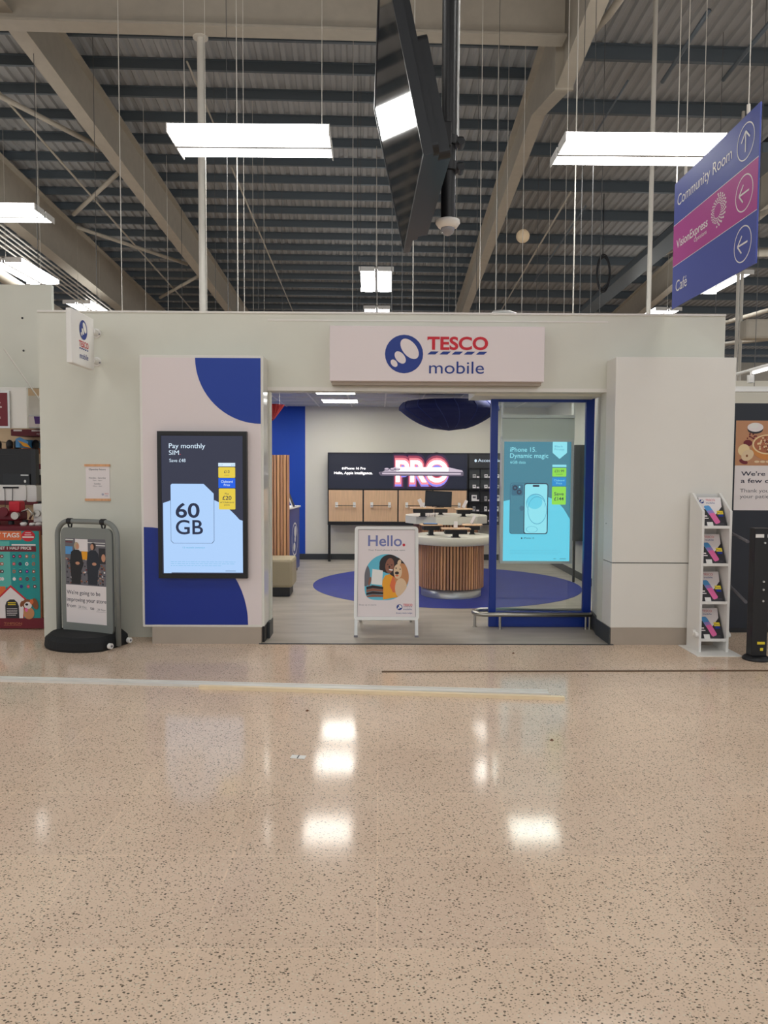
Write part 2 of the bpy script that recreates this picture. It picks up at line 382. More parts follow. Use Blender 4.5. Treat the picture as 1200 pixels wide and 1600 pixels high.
# splayed right reveal with its skirting, left reveal
b = MB(); b.prism([(OR, WF, 0), (OR+.05, WF, 0), (OR+.14, 7.95, 0), (OR+.09, 7.95, 0)], (0, 0, ZH), 'wall_white')
b.b2(OR+.10, SX1, 7.9, 7.95, 0, ZC, 'wall_white'); struct(b, 'wall_reveal')
b = MB(); b.prism([(OR-.013, BX+.004, .004), (OR, BX+.004, .004), (OR, 7.44, .004), (OR-.013, 7.44, .004)], (0, 0, .16), 'dark_skirting')
b.prism([(OR-.008, 7.445, .004), (OR+.02, 7.445, .004), (OR+.09, 7.9, .004), (OR+.065, 7.9, .004)], (0, 0, .16), 'dark_skirting'); struct(b, 'baseboard_reveal')
# shop ceiling with tiles
b = MB(); b.b2(SX0, SX1, WB, YB, ZC, ZC+.05, 'tile_grey')
b2_ = MB()
x = SX0+.2
while x < SX1: b2_.b2(x-.012, x+.012, WB, YB, ZC-.006, ZC, 'white'); x += .6
y = WB+.35
while y < YB: b2_.b2(SX0, SX1, y-.012, y+.012, ZC-.006, ZC, 'white'); y += .6
c = struct(b, 'ceiling'); b2_.build('ceiling_grid', c)

# ------------------------------------------------------------------ store roof
PHI = radians(2.0); RS = .069
def rp(u, v, h): return Vector((u*cos(PHI)-v*sin(PHI), u*sin(PHI)+v*cos(PHI), 1.65+h-RS*v))
b = MB()
prof = []; u = -20.0
while u < 20:
    prof += [(u, 7.72), (u+.07, 7.72), (u+.10, 7.76), (u+.17, 7.76)]; u += .20
n = len(prof); V0, V1 = -16, 36
b.add([rp(u, V0, h) for u, h in prof]+[rp(u, V1, h) for u, h in prof], [(i, i+1, n+i+1, n+i) for i in range(n-1)], 'deck_grey')
roof = struct(b, 'ceiling')
def purlin(v, u0, u1, k):
    b = MB()
    P = [(0, 0), (.07, 0), (.07, .03), (.015, .03), (.015, .085), (.035, .1), (.015, .115), (.015, .205), (-.055, .205), (-.055, .22), (0, .22)]
    A = [rp(u0, v+q[0]*k, 7.72-(.22-q[1])*k) for q in P]; B_ = [rp(u1, v+q[0]*k, 7.72-(.22-q[1])*k) for q in P]
    m = len(P); b.add(A+B_, [(j, (j+1) % m, m+(j+1) % m, m+j) for j in range(m)]+[tuple(range(m)), tuple(range(m, 2*m))], 'purlin_grey')
    b.build('purlin', roof)
for i in range(-14, 16): purlin(10.64+1.57*i, 2.46+.047*(10.64+1.57*i), 20, 1)
for i in range(-22, 28): purlin(12.08+.815*i, -20, 2.42+.047*(12.08+.815*i), .72)
def ibeam(b, P, d, w, m='beam_cream', side=Vector((1, 0, 0)), t=.02):
    """I-section whose bottom flange follows the points P"""
    up = Vector((0, 0, 1))
    def ring(p, D): 
        return [p-side*w/2, p+side*w/2, p+side*w/2+up*t, p+side*.008+up*t, p+side*.008+up*(D-t), p+side*w/2+up*(D-t), p+side*w/2+up*D, p-side*w/2+up*D, p-side*w/2+up*(D-t), p-side*.008+up*(D-t), p-side*.008+up*t, p-side*w/2+up*t]
    vs = []
    for p, D in zip(P, d): vs += ring(Vector(p), D)
    n = 12; N = len(P)
    b.add(vs, [(i*n+k, i*n+(k+1) % n, (i+1)*n+(k+1) % n, (i+1)*n+k) for i in range(N-1) for k in range(n)]+[tuple(range(n)), tuple(range((N-1)*n, N*n))], m)
def rz_(Y, H): return 1.65+H-RS*Y
b = MB(); Ys = [-15, 35]; ibeam(b, [(-5.09+.012*Y, Y, rz_(Y, 6.7)) for Y in Ys], [.8, .8], .24); b.build('rafter', roof)
b = MB(); YH = [(-15, 6.1), (10.7, 6.1), (12.5, 6.7), (35, 6.7)]
ibeam(b, [(2.44+.012*Y, Y, rz_(Y, H)) for Y, H in YH], [7.5-H for Y, H in YH], .22)
b.box((2.44+.012*10.7, 10.7, rz_(10.7, 6.1)+.6), (.26, .05, 1.25), 'beam_cream'); b.build('rafter', roof)
b = MB(); ibeam(b, [(8.05+.012*Y, Y, rz_(Y, 6.7)) for Y in Ys], [.8, .8], .24); b.build('rafter', roof)
b = MB(); ibeam(b, [(-8.0+.012*Y, Y, rz_(Y, 6.3)) for Y in Ys], [1.15, 1.15], .3); b.build('valley_beam', roof)
# crossbeam between the rafters
pc = at(300, 48, 10.25); zc = pc.z
b = MB(); sd = Vector((-sin(PHI), cos(PHI), 0))
c0 = Vector((-9.5, 10.25+(-9.5+2.5)*math.tan(PHI), zc)); c1 = Vector((2.5, 10.25+5*math.tan(PHI), zc))
ibeam(b, [c0, c1], [.9, .9], .26, 'beam_cream', sd, .03); b.build('crossbeam', roof)
# braces
def brace(pts, r, m='beam_cream', name='roof_brace'):
    b = MB(); b.tube(pts, r, m, 8); b.build(name, roof)
brace([at(-20, 140, 12.0), at(160, 232, 13.9)], .045); brace([at(115, 335, 16.9), at(185, 270, 14.9)], .045)
brace([at(120, 355, 17.6), at(293, 413, 20)], .045); brace([at(250, 465, 23), at(309, 432, 21)], .045)
brace([at(-10, 134, 12.0), at(303, 487, 24.6)], .02); brace([at(292, 96, 11.3), at(342, 212, 13.5)], .015); brace([at(362, 262, 14.7), at(460, 492, 25)], .018)
brace([at(975, -10, 9.4), at(950, 25, 9.9), at(928, 48, 10.3)], .05)
brace([at(981, 126, 11), at(930, 210, 12.6)], .014, 'purlin_grey'); brace([at(1108, 16, 9.6), at(1035, 128, 11)], .03, 'purlin_grey'); brace([at(1204, 34, 9.8), at(1130, 125, 11)], .03, 'purlin_grey')
brace([at(892, 300, 15), at(780, 490, 25)], .02); brace([at(915, 322, 15.5), at(835, 440, 22)], .02, 'purlin_grey')
brace([at(1040, 395, 17), at(1200, 330, 14)], .05); brace([at(1165, 395, 17), at(1210, 394, 16)], .09)
for k, (xx, y0, y1) in enumerate(((1110, 505, 482), (1125, 532, 528))):
    brace([at(xx, y0+6, 18), at(1210, y1, 16)], .05)

# conduits running the length of the hall on the left
for k, h in enumerate((5.5, 5.58, 5.66, 5.74, 5.82)):
    b = MB(); b.tube([(-7.75+.012*Y+.03*k, Y, rz_(Y, h)) for Y in (5, 33)], .018, 'cable_light', 6)
    tag(b.build('conduit'), 'thin pale conduit in the bundle running along the left of the roof', 'pipe', 'conduits under the left valley beam')
b = MB(); b.tube([(-7.9+.012*Y, Y, rz_(Y, 5.0)) for Y in (5, 33)], .12, 'beam_cream', 12)
tag(b.build('duct_pipe'), 'fat cream pipe running below the conduit bundle on the left of the roof', 'pipe')
# cable tray on the right
b = MB(); A, B_ = at(1215, 222, 11.6), at(905, 492, 24)
d = (B_-A).normalized(); s_ = d.cross(Vector((0, 0, 1))).normalized()
t = thing('cable_tray', 'dark grey cable tray slanting behind the hanging directional sign', 'cable tray', (A+B_)/2)
b.prism([A-s_*.22, A+s_*.22, A+s_*.22-Vector((0, 0, .15)), A-s_*.22-Vector((0, 0, .15))], B_-A, 'purlin_grey'); b.build('tray', t)
b = MB(); b.tube([A+Vector((-.1, 0, .06)), B_+Vector((-.1, 0, .06))], .05, 'black', 8); b.build('cable', t)
b = MB(); cc = at(943, 427, 14.5)
for r in (.2, .22, .24): b.tube([cc+Vector((r*.55*cos(a*pi/12), .02*r, r*1.5*sin(a*pi/12))) for a in range(24)], .012, 'black', 6, True)
b.tube([cc+Vector((-.02, 0, .33)), cc+Vector((-.02, 0, 1.5))], .008, 'black', 6)
tag(b.build('cable_coil'), 'black cable coil hanging under the roof by the tray', 'cable')

# ------------------------------------------------------------------ lamps
LL = 1.71                                                   # length of a fitting
def twin(loc, along, label, group=None):
    """twin-tube fitting with its own light"""
    t = thing('ceiling_light', label, 'light', loc, 0 if along == 'x' else pi/2, group)
    h = LL/2; k = 1.28
    b = MB(); b.box((0, 0, .06), (LL, .12, .03), 'white'); b.box((0, 0, .018), (LL, .045, .05), 'satin_alu')
    for x_ in (-h+.005, h-.005):
        for s in (-1, 1): b.box((x_, s*.15*k, .05), (.012, .25*k, .095), 'white')
    b.build('housing', t, True)
    for s in (-1, 1):
        b = MB(); pr = [(s*.035, .04), (s*.08, .0), (s*.26, .0), (s*.33, .07), (s*.33, .1)]; e = h-.012
        vs = [(x_, p, q) for x_ in (-e, e) for p, q in pr]; m = len(pr)
        b.add(vs, [(i, i+1, m+i+1, m+i) for i in range(m-1)]+[tuple(range(m)), tuple(range(m, 2*m))], 'lamp_glow')
        b.add([(-e, s*.33, .1), (e, s*.33, .1), (e, s*.06, .09), (-e, s*.06, .09)], [(0, 1, 2, 3)], 'lamp_top'); b.build('diffuser', t, True)  # weak upward glow added on top to brighten the roof
    zr = 1.65+7.6-RS*loc[1]-loc[2]
    for x_ in (-.75, .75): b = MB(); b.cyl((x_, 0, .07), (x_, 0, .12), .02, 'steel', 8); b.cyl((x_, 0, .12), (x_, 0, zr), .004, 'cable_light', 5); b.build('suspension_wire', t, True)
    return t
ZL = 5.85
def lamp(px, py, Y, along, lb, dx=0):
    p = at(px, py, Y); twin((p.x+dx, Y, p.z), along, lb)
lamp(396, 230, 8.35, 'x', 'large lit twin-tube light left of the hanging screen')
lamp(995, 243, 8.35, 'x', 'large lit twin-tube light behind the hanging blue sign', -.02)
lamp(30, 339, 12.0, 'x', 'lit twin-tube light cut by the left edge of the photo, above the other', -.45)
lamp(47, 428, 15.5, 'y', 'lit twin-tube light slanting over the top of the key shop panel', -.12)
lamp(588, 441, 16.0, 'y', 'twin-tube light seen end on, below the hanging screen')
lamp(589, 494, 20.5, 'y', 'small twin-tube light peeping over the fascia above the blue circle logo')
lamp(1122, 445, 16.3, 'y', 'slanting twin-tube light under the corner of the hanging blue sign')
lamp(1026, 496, 20.6, 'y', 'small twin-tube light peeping over the right end of the fascia')
lamp(140, 486, 20.0, 'y', 'small twin-tube light peeping over the wall beside the projecting sign')
for Y in (4.1, -1.5, -7.1, -12.7):  # unseen rows of fittings, added as fill on the shop front
    for X in (-11.4, -6.5, -1.6, 3.3, 8.2):
        if Y > 4 and X < -10: continue
        twin((X, Y, ZL), 'x', 'unseen twin-tube light added above and behind the viewer as fill for the shop', 'unseen fill lights')
twin((8.2, 9.4, ZL), 'x', 'twin-tube light of the aisle row, outside the photo on the right')

# poles and wires
for nm, (x0, y0), (x1, y1), Y, r, lab in (('a', (309, 60), (317, 492), 10.4, .047, 'white vertical pole dropping from the crossbeam left of the light'), ('b', (1031, -30), (1013, 496), 10.5, .032, 'thin white vertical pole right of the dome camera, near the blue hanging sign')):
    A = at(x0, y0, Y); B_ = at(x1, y1, Y); b = MB(); b.cyl((B_.x, Y, ZC+.05), (B_.x, Y, A.z), r, 'cable_light', 14); b.cyl((B_.x, Y, A.z), (B_.x, Y, A.z+.05), r*2.2, 'cable_light', 14)
    tag(b.build('support_pole'), lab, 'pole')
def wire(x, yt, yb, Y, m='cable_light', r=.004, x2=None):
    A = at(x, yt, Y); B_ = at(x if x2 is None else x2, yb, Y)
    X_, Y_ = B_.x, Y; A = Vector((X_, Y_, rz_(Y_, 7.72)-.0)); B_ = Vector((X_, Y_, ZC+.05))
    b = MB(); b.cyl(B_, A, r, m, 5)
    lab = 'pale suspension wire dropping from the roof to the shop ceiling' if m == 'cable_light' else 'dark thin suspension wire dropping from the roof'
    tag(b.build('suspension_wire'), lab, 'wire', 'pale ceiling wires' if m == 'cable_light' else 'dark ceiling wires')
for a in ((180, 20, 488, 9.5, 'cable_light', .006, 191), (52, 60, 440, 11, 'cable_dark', .005, 60), (143, 90, 490, 12, 'cable_dark', .005, 152), (224, 300, 489, 14, 'cable_light', .005, 228),
          (260, 360, 489, 16, 'cable_light', .005, 263), (285, 400, 489, 17, 'cable_dark', .006, 285), (318, -10, 200, 8.5, 'cable_light', .004, 321), (349, -10, 120, 8.5, 'cable_dark', .004, 354), (336, 60, 480, 13, 'cable_dark', .004, 337),
          (364, 270, 489, 14, 'cable_dark', .005, 370), (377, 249, 489, 8.9, 'cable_light', .006, 372), (380, 252, 489, 9.4, 'cable_light', .004, 382), (392, 280, 490, 14, 'cable_light', .004, 396),
          (403, 320, 490, 15, 'cable_dark', .005, 404), (411, 300, 490, 15, 'cable_light', .004, 413), (440, 330, 490, 17, 'cable_dark', .005, 441), (549, 245, 490, 12, 'cable_light', .005, 551), (556, 0, 490, 13, 'cable_dark', .004, 558), (562, 0, 490, 13, 'cable_dark', .004, 563),
          (621, 400, 490, 9.6, 'cable_dark', .006, 612), (632, 400, 490, 9.6, 'cable_dark', .005, 628), (644, 392, 491, 9, 'cable_light', .006, 645),
          (693, 330, 492, 14, 'cable_light', .005, 693), (700, 380, 492, 14, 'cable_dark', .005, 701), (711, 380, 492, 15, 'cable_light', .004, 712), (738, 0, 492, 12, 'cable_dark', .004, 744), (755, 0, 493, 10, 'cable_light', .005, 749), (786, 0, 494, 10, 'cable_dark', .004, 775),
          (777, 290, 494, 11, 'cable_light', .006, 774), (795, 310, 494, 12, 'cable_light', .004, 790), (823, 100, 360, 11, 'cable_light', .004, 817), (857, 340, 495, 14, 'cable_light', .004, 856), (883, 300, 495, 13, 'cable_light', .005, 881), (904, 262, 496, 9, 'cable_light', .008, 895),
          (934, 0, 205, 8.6, 'cable_dark', .004, 928), (917, 0, 200, 8.9, 'cable_dark', .004, 911), (942, 205, 230, 11, 'cable_dark', .005, 942), (1064, -10, 225, 8.6, 'cable_light', .006, 1059), (838, 430, 494, 16, 'cable_dark', .005, 838),
          (1126, 120, 200, 12, 'cable_dark', .005, 1126), (1188, 60, 300, 11, 'cable_dark', .005, 1188)):
    wire(*a)
b = MB(); c = at(817, 369, 11.2); b.lathe(c, [(.001, -.1)]+[(.1*cos(a), .1*sin(a)) for a in [radians(q) for q in range(-80, 81, 20)]]+[(.001, .1)], 'cream', 20)
tag(b.build('ball_sensor'), 'small cream ball hanging on a wire right of the dome camera', 'sensor')
# flexible hose on the roof of the shop
b = MB(); b.tube([at(768, 494, 7.9), at(772, 488, 7.9), at(782, 487, 7.9), at(797, 488, 7.9), at(808, 492, 7.9), at(814, 498, 7.9)], .02, 'satin_alu', 10)
tag(b.build('flexible_hose'), 'silver flexible hose arching just above the fascia top', 'hose')

# ------------------------------------------------------------------ left protruding box with screen
def rng(x0, x1, y0, y1, Y):
    ym, xm = (y0+y1)/2, (x0+x1)/2
    return at(x0, ym, Y).x, at(x1, ym, Y).x, at(xm, y1, Y).z, at(xm, y0, Y).z
bx0, bx1, bz0, bz1 = rng(220, 411, 555, 980, BX)
bx1 = OL
t = thing('display_wall_box', 'tall white box with blue curved shapes housing the black advertising screen', 'wall panel', ((bx0+bx1)/2, BX+.14, 0))
b = MB(); b.b2(bx0, bx1-.02, BX, WF, bz0, bz1, 'panel_white', .006); b.build('casing', t)
b = MB(); b.b2(bx1-.0205, bx1, BX+.004, WB, bz0+.01, bz1-.004, 'gloss_white'); b.b2(bx1, bx1+.012, WB-.12, WB+.02, .164, ZH, 'wall_white'); b.build('side_panel', t)
b = MB(); q = pane_y(b, 220, 555, BX)
q.o.x = bx0; 
W_ = (bx1-bx0)/q.su; H_ = (bz1-bz0)/q.sv; q.o.z = bz1
q.rect(220+4, 555+4, 220+W_-4, 555+H_-4, 'panel_pink', .0015)
cx, cy = 220+W_-4, 555+4
q.poly([(cx, cy)]+[(cx-101*cos(radians(a)), cy+101*sin(radians(a))) for a in range(0, 91, 5)], 'blue', .003)
cx, cy = 220+4, 555+H_-4
arc = [(cx+162*cos(radians(a)), cy-2-152*sin(radians(a))) for a in range(0, 91, 5)]
q.poly([(cx, cy), (cx+162, cy)]+arc, 'deep_blue', .003); b.build('graphic_panel', t)
b = MB(); b.b2(bx0+.09, OL-.03, BX+.0, WF, 0, bz0, 'plinth_beige'); b.b2(OL-.03, OL-.005, BX+.06, WB, 0.004, bz0, 'black'); b.b2(OL-.005, OL+.02, BX+.22, WB, 0.004, .164, 'dark_skirting'); b.build('plinth', t)
# the screen
sx0, sx1, sz0, sz1 = rng(248, 386, 674, 902, BX)
t = thing('advertising_screen', 'black framed screen advertising Pay monthly SIM 60 GB on the white and blue box', 'screen', ((sx0+sx1)/2, BX, sz0))
b = MB(); q = pane_y(b, 248, 674, BX, .002); q.slab(248, 674, 386, 902, 'black', .002, .05); q.frame(248, 674, 386, 902, 6, 'black', .05, .058); b.build('housing', t)
b = MB(); h0 = .052
q = Pane(b, q.o, 248, 674, q.su, q.sv)
q.rect(254, 681, 379.5, 895, 's_navy', h0)
q.poly([(256, 893), (256, 790)]+[(256+x_, 790-((1-((x_-62)/62)**2) if x_ < 124 else 0)*13+max(0, x_-62)**2*.0072) for x_ in range(4, 122, 6)]+[(379, 812), (379, 893)], 's_pale', h0+.001)
q.poly([(256, 895-1), (256, 785), (270, 780), (268, 894)], 's_pale', h0+.0012)
sim = lambda g: [(270-g, 755-g)]+[(270-g, 755-g), (319+g*.4, 755-g), (334.5+g, 770-g*.4), (334.5+g, 843+g), (331+g, 847+g), (272-g, 847+g), (268-g, 843+g), (268-g, 757-g)][1:]
q.poly(sim(.5), 's_ink', h0+.002); q.poly(sim(0), 's_pale', h0+.003)
q.text('Pay monthly', 266, 700, 7.2, 's_text', 56, h0+.002, .004); q.text('SIM', 266, 710.5, 7, 's_text', 15.5, h0+.002, .0); q.rect(282.5, 709, 284, 710.5, 's_red', h0+.002)
q.text('Save £48', 266.5, 721.5, 5, 's_text', 25, h0+.002)
q.text('60', 275.5, 807, 21.5, 's_ink', 37, h0+.004, .018); q.text('GB', 275.5, 833, 21.5, 's_ink', 42, h0+.004, .012)
q.rect(342, 722.5, 368, 728, 's_text', h0+.004); q.rrect(342, 729, 368, 745.5, 1.6, 's_yellow', h0+.004); q.rect(342, 746, 368, 761, 's_blue', h0+.004); q.rrect(342.5, 762, 368, 794.5, 1.6, 's_yellow', h0+.004)
q.text('£13', 355, 738, 4, 's_ink', None, h0+.005, .01, 'c'); q.text('a month', 355, 742, 1.6, 's_ink', None, h0+.005, 0, 'c')
q.text('Clubcard', 355, 753, 3.4, 's_text', None, h0+.005, .01, 'c'); q.text('Price', 355, 758, 3.2, 's_text', None, h0+.005, .01, 'c')
q.text('Plus', 355, 771.5, 2.8, 's_ink', None, h0+.005, 0, 'c'); q.text('£20', 355, 779.5, 6, 's_ink', 14, h0+.005, .012, 'c'); q.text('of Clubcard', 355, 784.5, 2.4, 's_ink', 21, h0+.005, 0, 'c'); q.text('points', 355, 788.5, 2.4, 's_ink', None, h0+.005, 0, 'c')
q.text('£17', 344, 726.8, 2.2, 's_cyan_mid', None, h0+.005); q.text('£18', 362, 726.8, 2.2, 's_cyan_mid', None, h0+.005)
q.text('12 month contract', 286, 855, 2.2, 's_cyan_mid', 34, h0+.003)
q.lines(267, 876, 368, 3, 3, .45, 's_cyan_mid', h0+.003, 3); q.rect(352, 890, 368, 890.6, 's_ink', h0+.003)
b.build('display', t)

# right protruding box
rx0, rx1, rz0, rz1 = rng(957, 1119, 558, 981, BX)
rx0 = OR
t = thing('wall_cladding_box', 'plain white cladding box with a horizontal seam, right of the glass door', 'wall panel', ((rx0+rx1)/2, BX+.14, 0))
zs = at(1040, 880, BX).z
b = MB(); b.b2(rx0, XR-.015, BX, WF, zs+.004, rz1, 'panel_white', .004); b.build('upper_panel', t)
b = MB(); b.b2(rx0, XR-.015, BX, WF, rz0, zs-.004, 'panel_white', .004); b.build('lower_panel', t)
b = MB(); b.b2(rx0+.01, XR-.03, BX+.012, WF, rz0, rz1-.01, 'charcoal'); b.build('core', t)
b = MB(); b.b2(OR+.005, XR-.03, BX+.006, WF, 0, rz0, 'plinth_beige'); b.build('plinth', t)
# small lock dot
b = MB(); b.cyl((OR-.002, 7.2, 1.15), (OR+.002, 7.2, 1.15), .006, 'charcoal', 10); b.build('lock', t)

# ------------------------------------------------------------------ fascia sign
FZ = 7.12
t = thing('fascia_sign', 'long white illuminated sign over the shop opening with round blue logo reading TESCO mobile', 'sign', (at(683, 598, FZ).x, WF, at(683, 598, FZ).z))
b = MB(); q = pane_y(b, 515, 508, FZ); x0, x1, z0, z1 = rng(515, 851, 509.5, 596, FZ)
b.b2(x0, x1, FZ, WF-.001, z0, z1, 'panel_pink', .008); b.b2(x0+.02, x1-.02, FZ+.05, WF, z0-.03, z0+.02, 'plinth_beige'); b.build('light_box', t)
b = MB(); q = pane_y(b, 600, 550, FZ); q.logo(631, 553, 29.5, 'logo_blue', 'panel_pink', .002); b.build('logo', t)
b = MB(); q = pane_y(b, 600, 550, FZ); q.tesco(667, 761, 545.5, 18.5, .003, .03); b.build('lettering', t)
b = MB(); q = pane_y(b, 600, 550, FZ)
q.text('mobile', 670, 582.5, 18.5, 'logo_blue', 85, .003, .0); b.build('lettering', t)

# projecting sign on left wall
XP = (at(112, 526, 6.64).x+at(147, 540, 7.16).x)/2; PT = at(147, 499, 7.16).z; PB = at(147, 579, 7.16).z
A = Vector((XP, 7.17, 3.085)); szz = .5
t = thing('projecting_sign', 'small square white TESCO mobile sign projecting from the wall near its top left', 'sign', (XP, 6.9, PB))
b = MB(); b.b2(XP-.05, XP, 6.64, 7.16, PB, PT, 'white', .008); b.build('light_box', t)
b = MB(); q = Pane(b, (XP, 6.64, PT), 0, 0, .52, PT-PB, (0, 1, 0), (0, 0, 1))
q.logo(.5, .31, .155*1.1); q.tesco(.30, .72, .64, .11, .003, .01); b.build('lettering', t)
b = MB(); q = Pane(b, (XP, 6.64, PT), 0, 0, .52, PT-PB, (0, 1, 0), (0, 0, 1)); q.text('mobile', .32, .86, .105, 'logo_blue', .38, .003); b.build('lettering', t)
for z in (PT-.11, PB+.10):
    b = MB(); b.cyl((XP-.02, 7.16, z), (XP-.02, WF, z), .03, 'white', 14); b.cyl((XP-.02, WF-.012, z), (XP-.02, WF, z), .045, 'white', 16)
    for s in (-1, 1): b.cyl((XP-.02+s*.03, WF-.02, z-.01), (XP-.02+s*.03, WF-.011, z-.01), .008, 'ink_grey', 8)
    b.build('bracket', t)

# opening hours notice
t = thing('opening_hours_notice', 'small paper notice of opening hours between two wooden rails on the left wall', 'notice', at(153, 782, WF))
b = MB(); q = pane_y(b, 133, 726, WF); q.slab(134, 727, 171, 781, 'paper', .002, .006)
q.text('Opening hours', 152, 734.5, 2.6, 'ink', 26, .007, .01, 'c'); q.text('Monday - Saturday', 152, 747.5, 1.9, 'ink', 26, .007, 0, 'c'); q.text('9am - 6pm', 152, 751, 1.6, 'ink_grey', 14, .007, 0, 'c')
q.text('Sunday', 152, 756.5, 1.9, 'ink', 10, .007, 0, 'c'); q.text('10am - 4pm', 152, 760, 1.6, 'ink_grey', 14, .007, 0, 'c'); q.logo(160, 772, 1.6, h=.007); q.text('TESCO', 163, 772, 1.8, 'red', 6, .007); q.text('mobile', 163, 775, 1.4, 'logo_blue', 5, .007); b.build('paper', t)
for y_ in (727, 780.5):
    b = MB(); q = pane_y(b, 133, 726, WF); q.slab(132.5, y_-1.8, 172, y_+1.8, 'slat_light', .001, .014); b.build('rail', t)

# ------------------------------------------------------------------ glass door with blue frame
GY = 7.82
gx0, gx1, gz0, gz1 = rng(765, 925, 619.5, 978, GY); gz0 = .004
t = thing('glass_door_panel', 'blue framed glass panel at the right of the opening', 'glass door', ((gx0+gx1)/2, GY, 0))
sc_ = GY/F
def gp(x0, x1, z0, z1, name, m='frame_blue', y0=-.03, y1=.03, bev=.004):
    b = MB(); b.b2(x0, x1, GY+y0, GY+y1, z0, z1, m, bev); return b.build(name, t)
st = 11*sc_; gtop = gz1; rail = at(845, 955, GY).z
gp(gx0, gx0+st, gz0, gtop, 'stile'); gp(gx1-st*1.15, gx1, gz0, gtop, 'stile'); gp(gx0+st, gx1-st*1.15, gtop-.06, gtop, 'top_rail'); gp(gx0+st, gx1-st*1.15, gz0, rail, 'bottom_rail')
b = MB(); b.b2(gx0+st, gx1-st*1.15, GY-.004, GY+.004, rail, gtop-.06, 'glass'); b.build('glass_pane', t)
# floor guard rail
gy0, gy1, gzr = GY-.13, GY+.13, .155
X0 = at(740, 960, GY).x; X1 = at(923, 965, GY-.1).x
t = thing('guard_rail', 'low stainless steel tube rail around the foot of the blue glass panel', 'rail', ((X0+X1)/2, GY, 0))
b = MB(); pts = [(X1, gy0, gzr), (X0+.13, gy0, gzr)]+[(X0+.13+.13*cos(radians(a)), GY+.13*sin(radians(a)), gzr) for a in range(255, 104, -15)]+[(X0+.13, gy1, gzr), (X1, gy1, gzr)]
b.tube(pts, .024, 'steel', 14); b.build('tube', t)
for px, py in ((X0+.01, GY-.02), (X0+.26, gy0), (X1-.06, gy0), (X1-.02, gy0), (X0+.4, gy1), (X1-.04, gy1)):
    b = MB(); b.cyl((px, py, .006), (px, py, gzr), .014, 'steel', 12); b.cyl((px, py, .004), (px, py, .01), .026, 'steel', 14); b.build('leg', t)

# window display screen behind the glass
WY = 8.15
t = thing('window_display_screen', 'bright blue portrait screen advertising iPhone 15 behind the glass panel', 'screen', (at(841, 880, WY).x, WY+.06, at(841, 880, WY).z))
b = MB(); q = pane_y(b, 784, 690, WY)
q.slab(784, 682, 897, 881, 'satin_alu', -.1, -.02); q.frame(784, 686, 897, 881, 4, 'alu_white', -.02, .0); b.build('housing', t)
b = MB(); q = pane_y(b, 784, 690, WY); q.slab(785, 654, 898, 688, 'wall_white', -.1, -.015); q.slab(785, 648, 898, 653, 'panel_white', -.11, -.005)
zt = (WY, )
q.slab(785, 628, 787, 650, 'panel_white', -.1, -.01); q.slab(896, 628, 898, 650, 'panel_white', -.1, -.01); b.build('header_box', t)
for x_ in (786, 897):
    b = MB(); A = at(x_, 630, WY+.05); b.cyl((A.x, WY+.05, A.z), (A.x, WY+.05, ZC), .008, 'steel', 8); b.build('hanging_rod', t)
b = MB(); q = pane_y(b, 784, 690, WY); h0 = -.012
q.rect(788, 690, 893, 877.5, 's_teal', h0)
q.poly([(788, 877.5), (788, 783)]+[(788+x_, 783-8*sin(min(1, x_/60)*pi/2)+max(0, x_-62)**2*.018) for x_ in range(5, 100, 6)]+[(893, 811), (893, 877.5)], 's_cyan', h0+.001)
q.text('iPhone 15.', 797.5, 705.5, 6.8, 's_cyan_lite', 41, h0+.002, .004); q.text('Dynamic magic', 797.5, 715, 6.8, 's_cyan_lite', 60, h0+.002, .004); q.text('6GB data', 798, 724, 4.2, 's_cyan_lite', 24, h0+.002)
q.poly([(864, 690), (864, 707), (875, 716.5), (886.5, 707), (886.5, 690)], 's_cyan_lite', h0+.002); q.text('Black', 867, 698.5, 3, 's_cyan_mid', 13, h0+.004); q.text('Fri-yay.', 867, 703, 3, 's_cyan_mid', 16, h0+.004)
q.rect(864, 725.5, 886, 729, 's_cyan_lite', h0+.002); q.rrect(864, 730.5, 886, 744, 1.2, 's_green', h0+.002); q.rect(864, 745.5, 886, 758.5, 's_midblue', h0+.002); q.rrect(864, 760, 886, 788, 1.4, 's_green', h0+.002)
q.text('£31.99', 875, 737.5, 4, 's_ink', 15, h0+.004, .008, 'c'); q.text('a month', 875, 741, 1.5, 's_ink', 10, h0+.004, 0, 'c'); q.text('Clubcard', 875, 751.5, 3, 's_cyan_lite', 16, h0+.004, 0, 'c'); q.text('Price', 875, 756, 2.8, 's_cyan_lite', 9, h0+.004, 0, 'c')
q.text('Save', 875, 773.5, 5, 's_ink', 15, h0+.004, .012, 'c'); q.text('£144', 875, 781.5, 5.4, 's_ink', 15, h0+.004, .014, 'c')
q.rrect(798, 754, 836, 834.5, 4, 's_tealdark', h0+.003); q.rrect(799, 755, 835, 833.5, 3.5, 's_teal', h0+.004); q.rrect(800.5, 756.5, 818.5, 774, 3, 's_tealdark', h0+.005)
for a, c_ in ((806, 762), (812.5, 768.5)): q.ell(a, c_, 4, 4, 's_ink', h0+.006, 0, 16); q.ell(a, c_, 1.8, 1.8, 's_tealdark', h0+.007, 0, 12)
q.ell(813, 760.5, 1.3, 1.3, 's_cyan_lite', h0+.006, 0, 10)
q.ell(817, 794, 3.6, 4, 's_tealdark', h0+.005)
q.rrect(820, 754.5, 858, 834.5, 4, 's_ink', h0+.008); q.rrect(821.3, 756, 856.5, 833, 3.4, 's_cyan_lite', h0+.009); q.rrect(833.5, 757.2, 844, 760.4, 1.5, 's_ink', h0+.010)
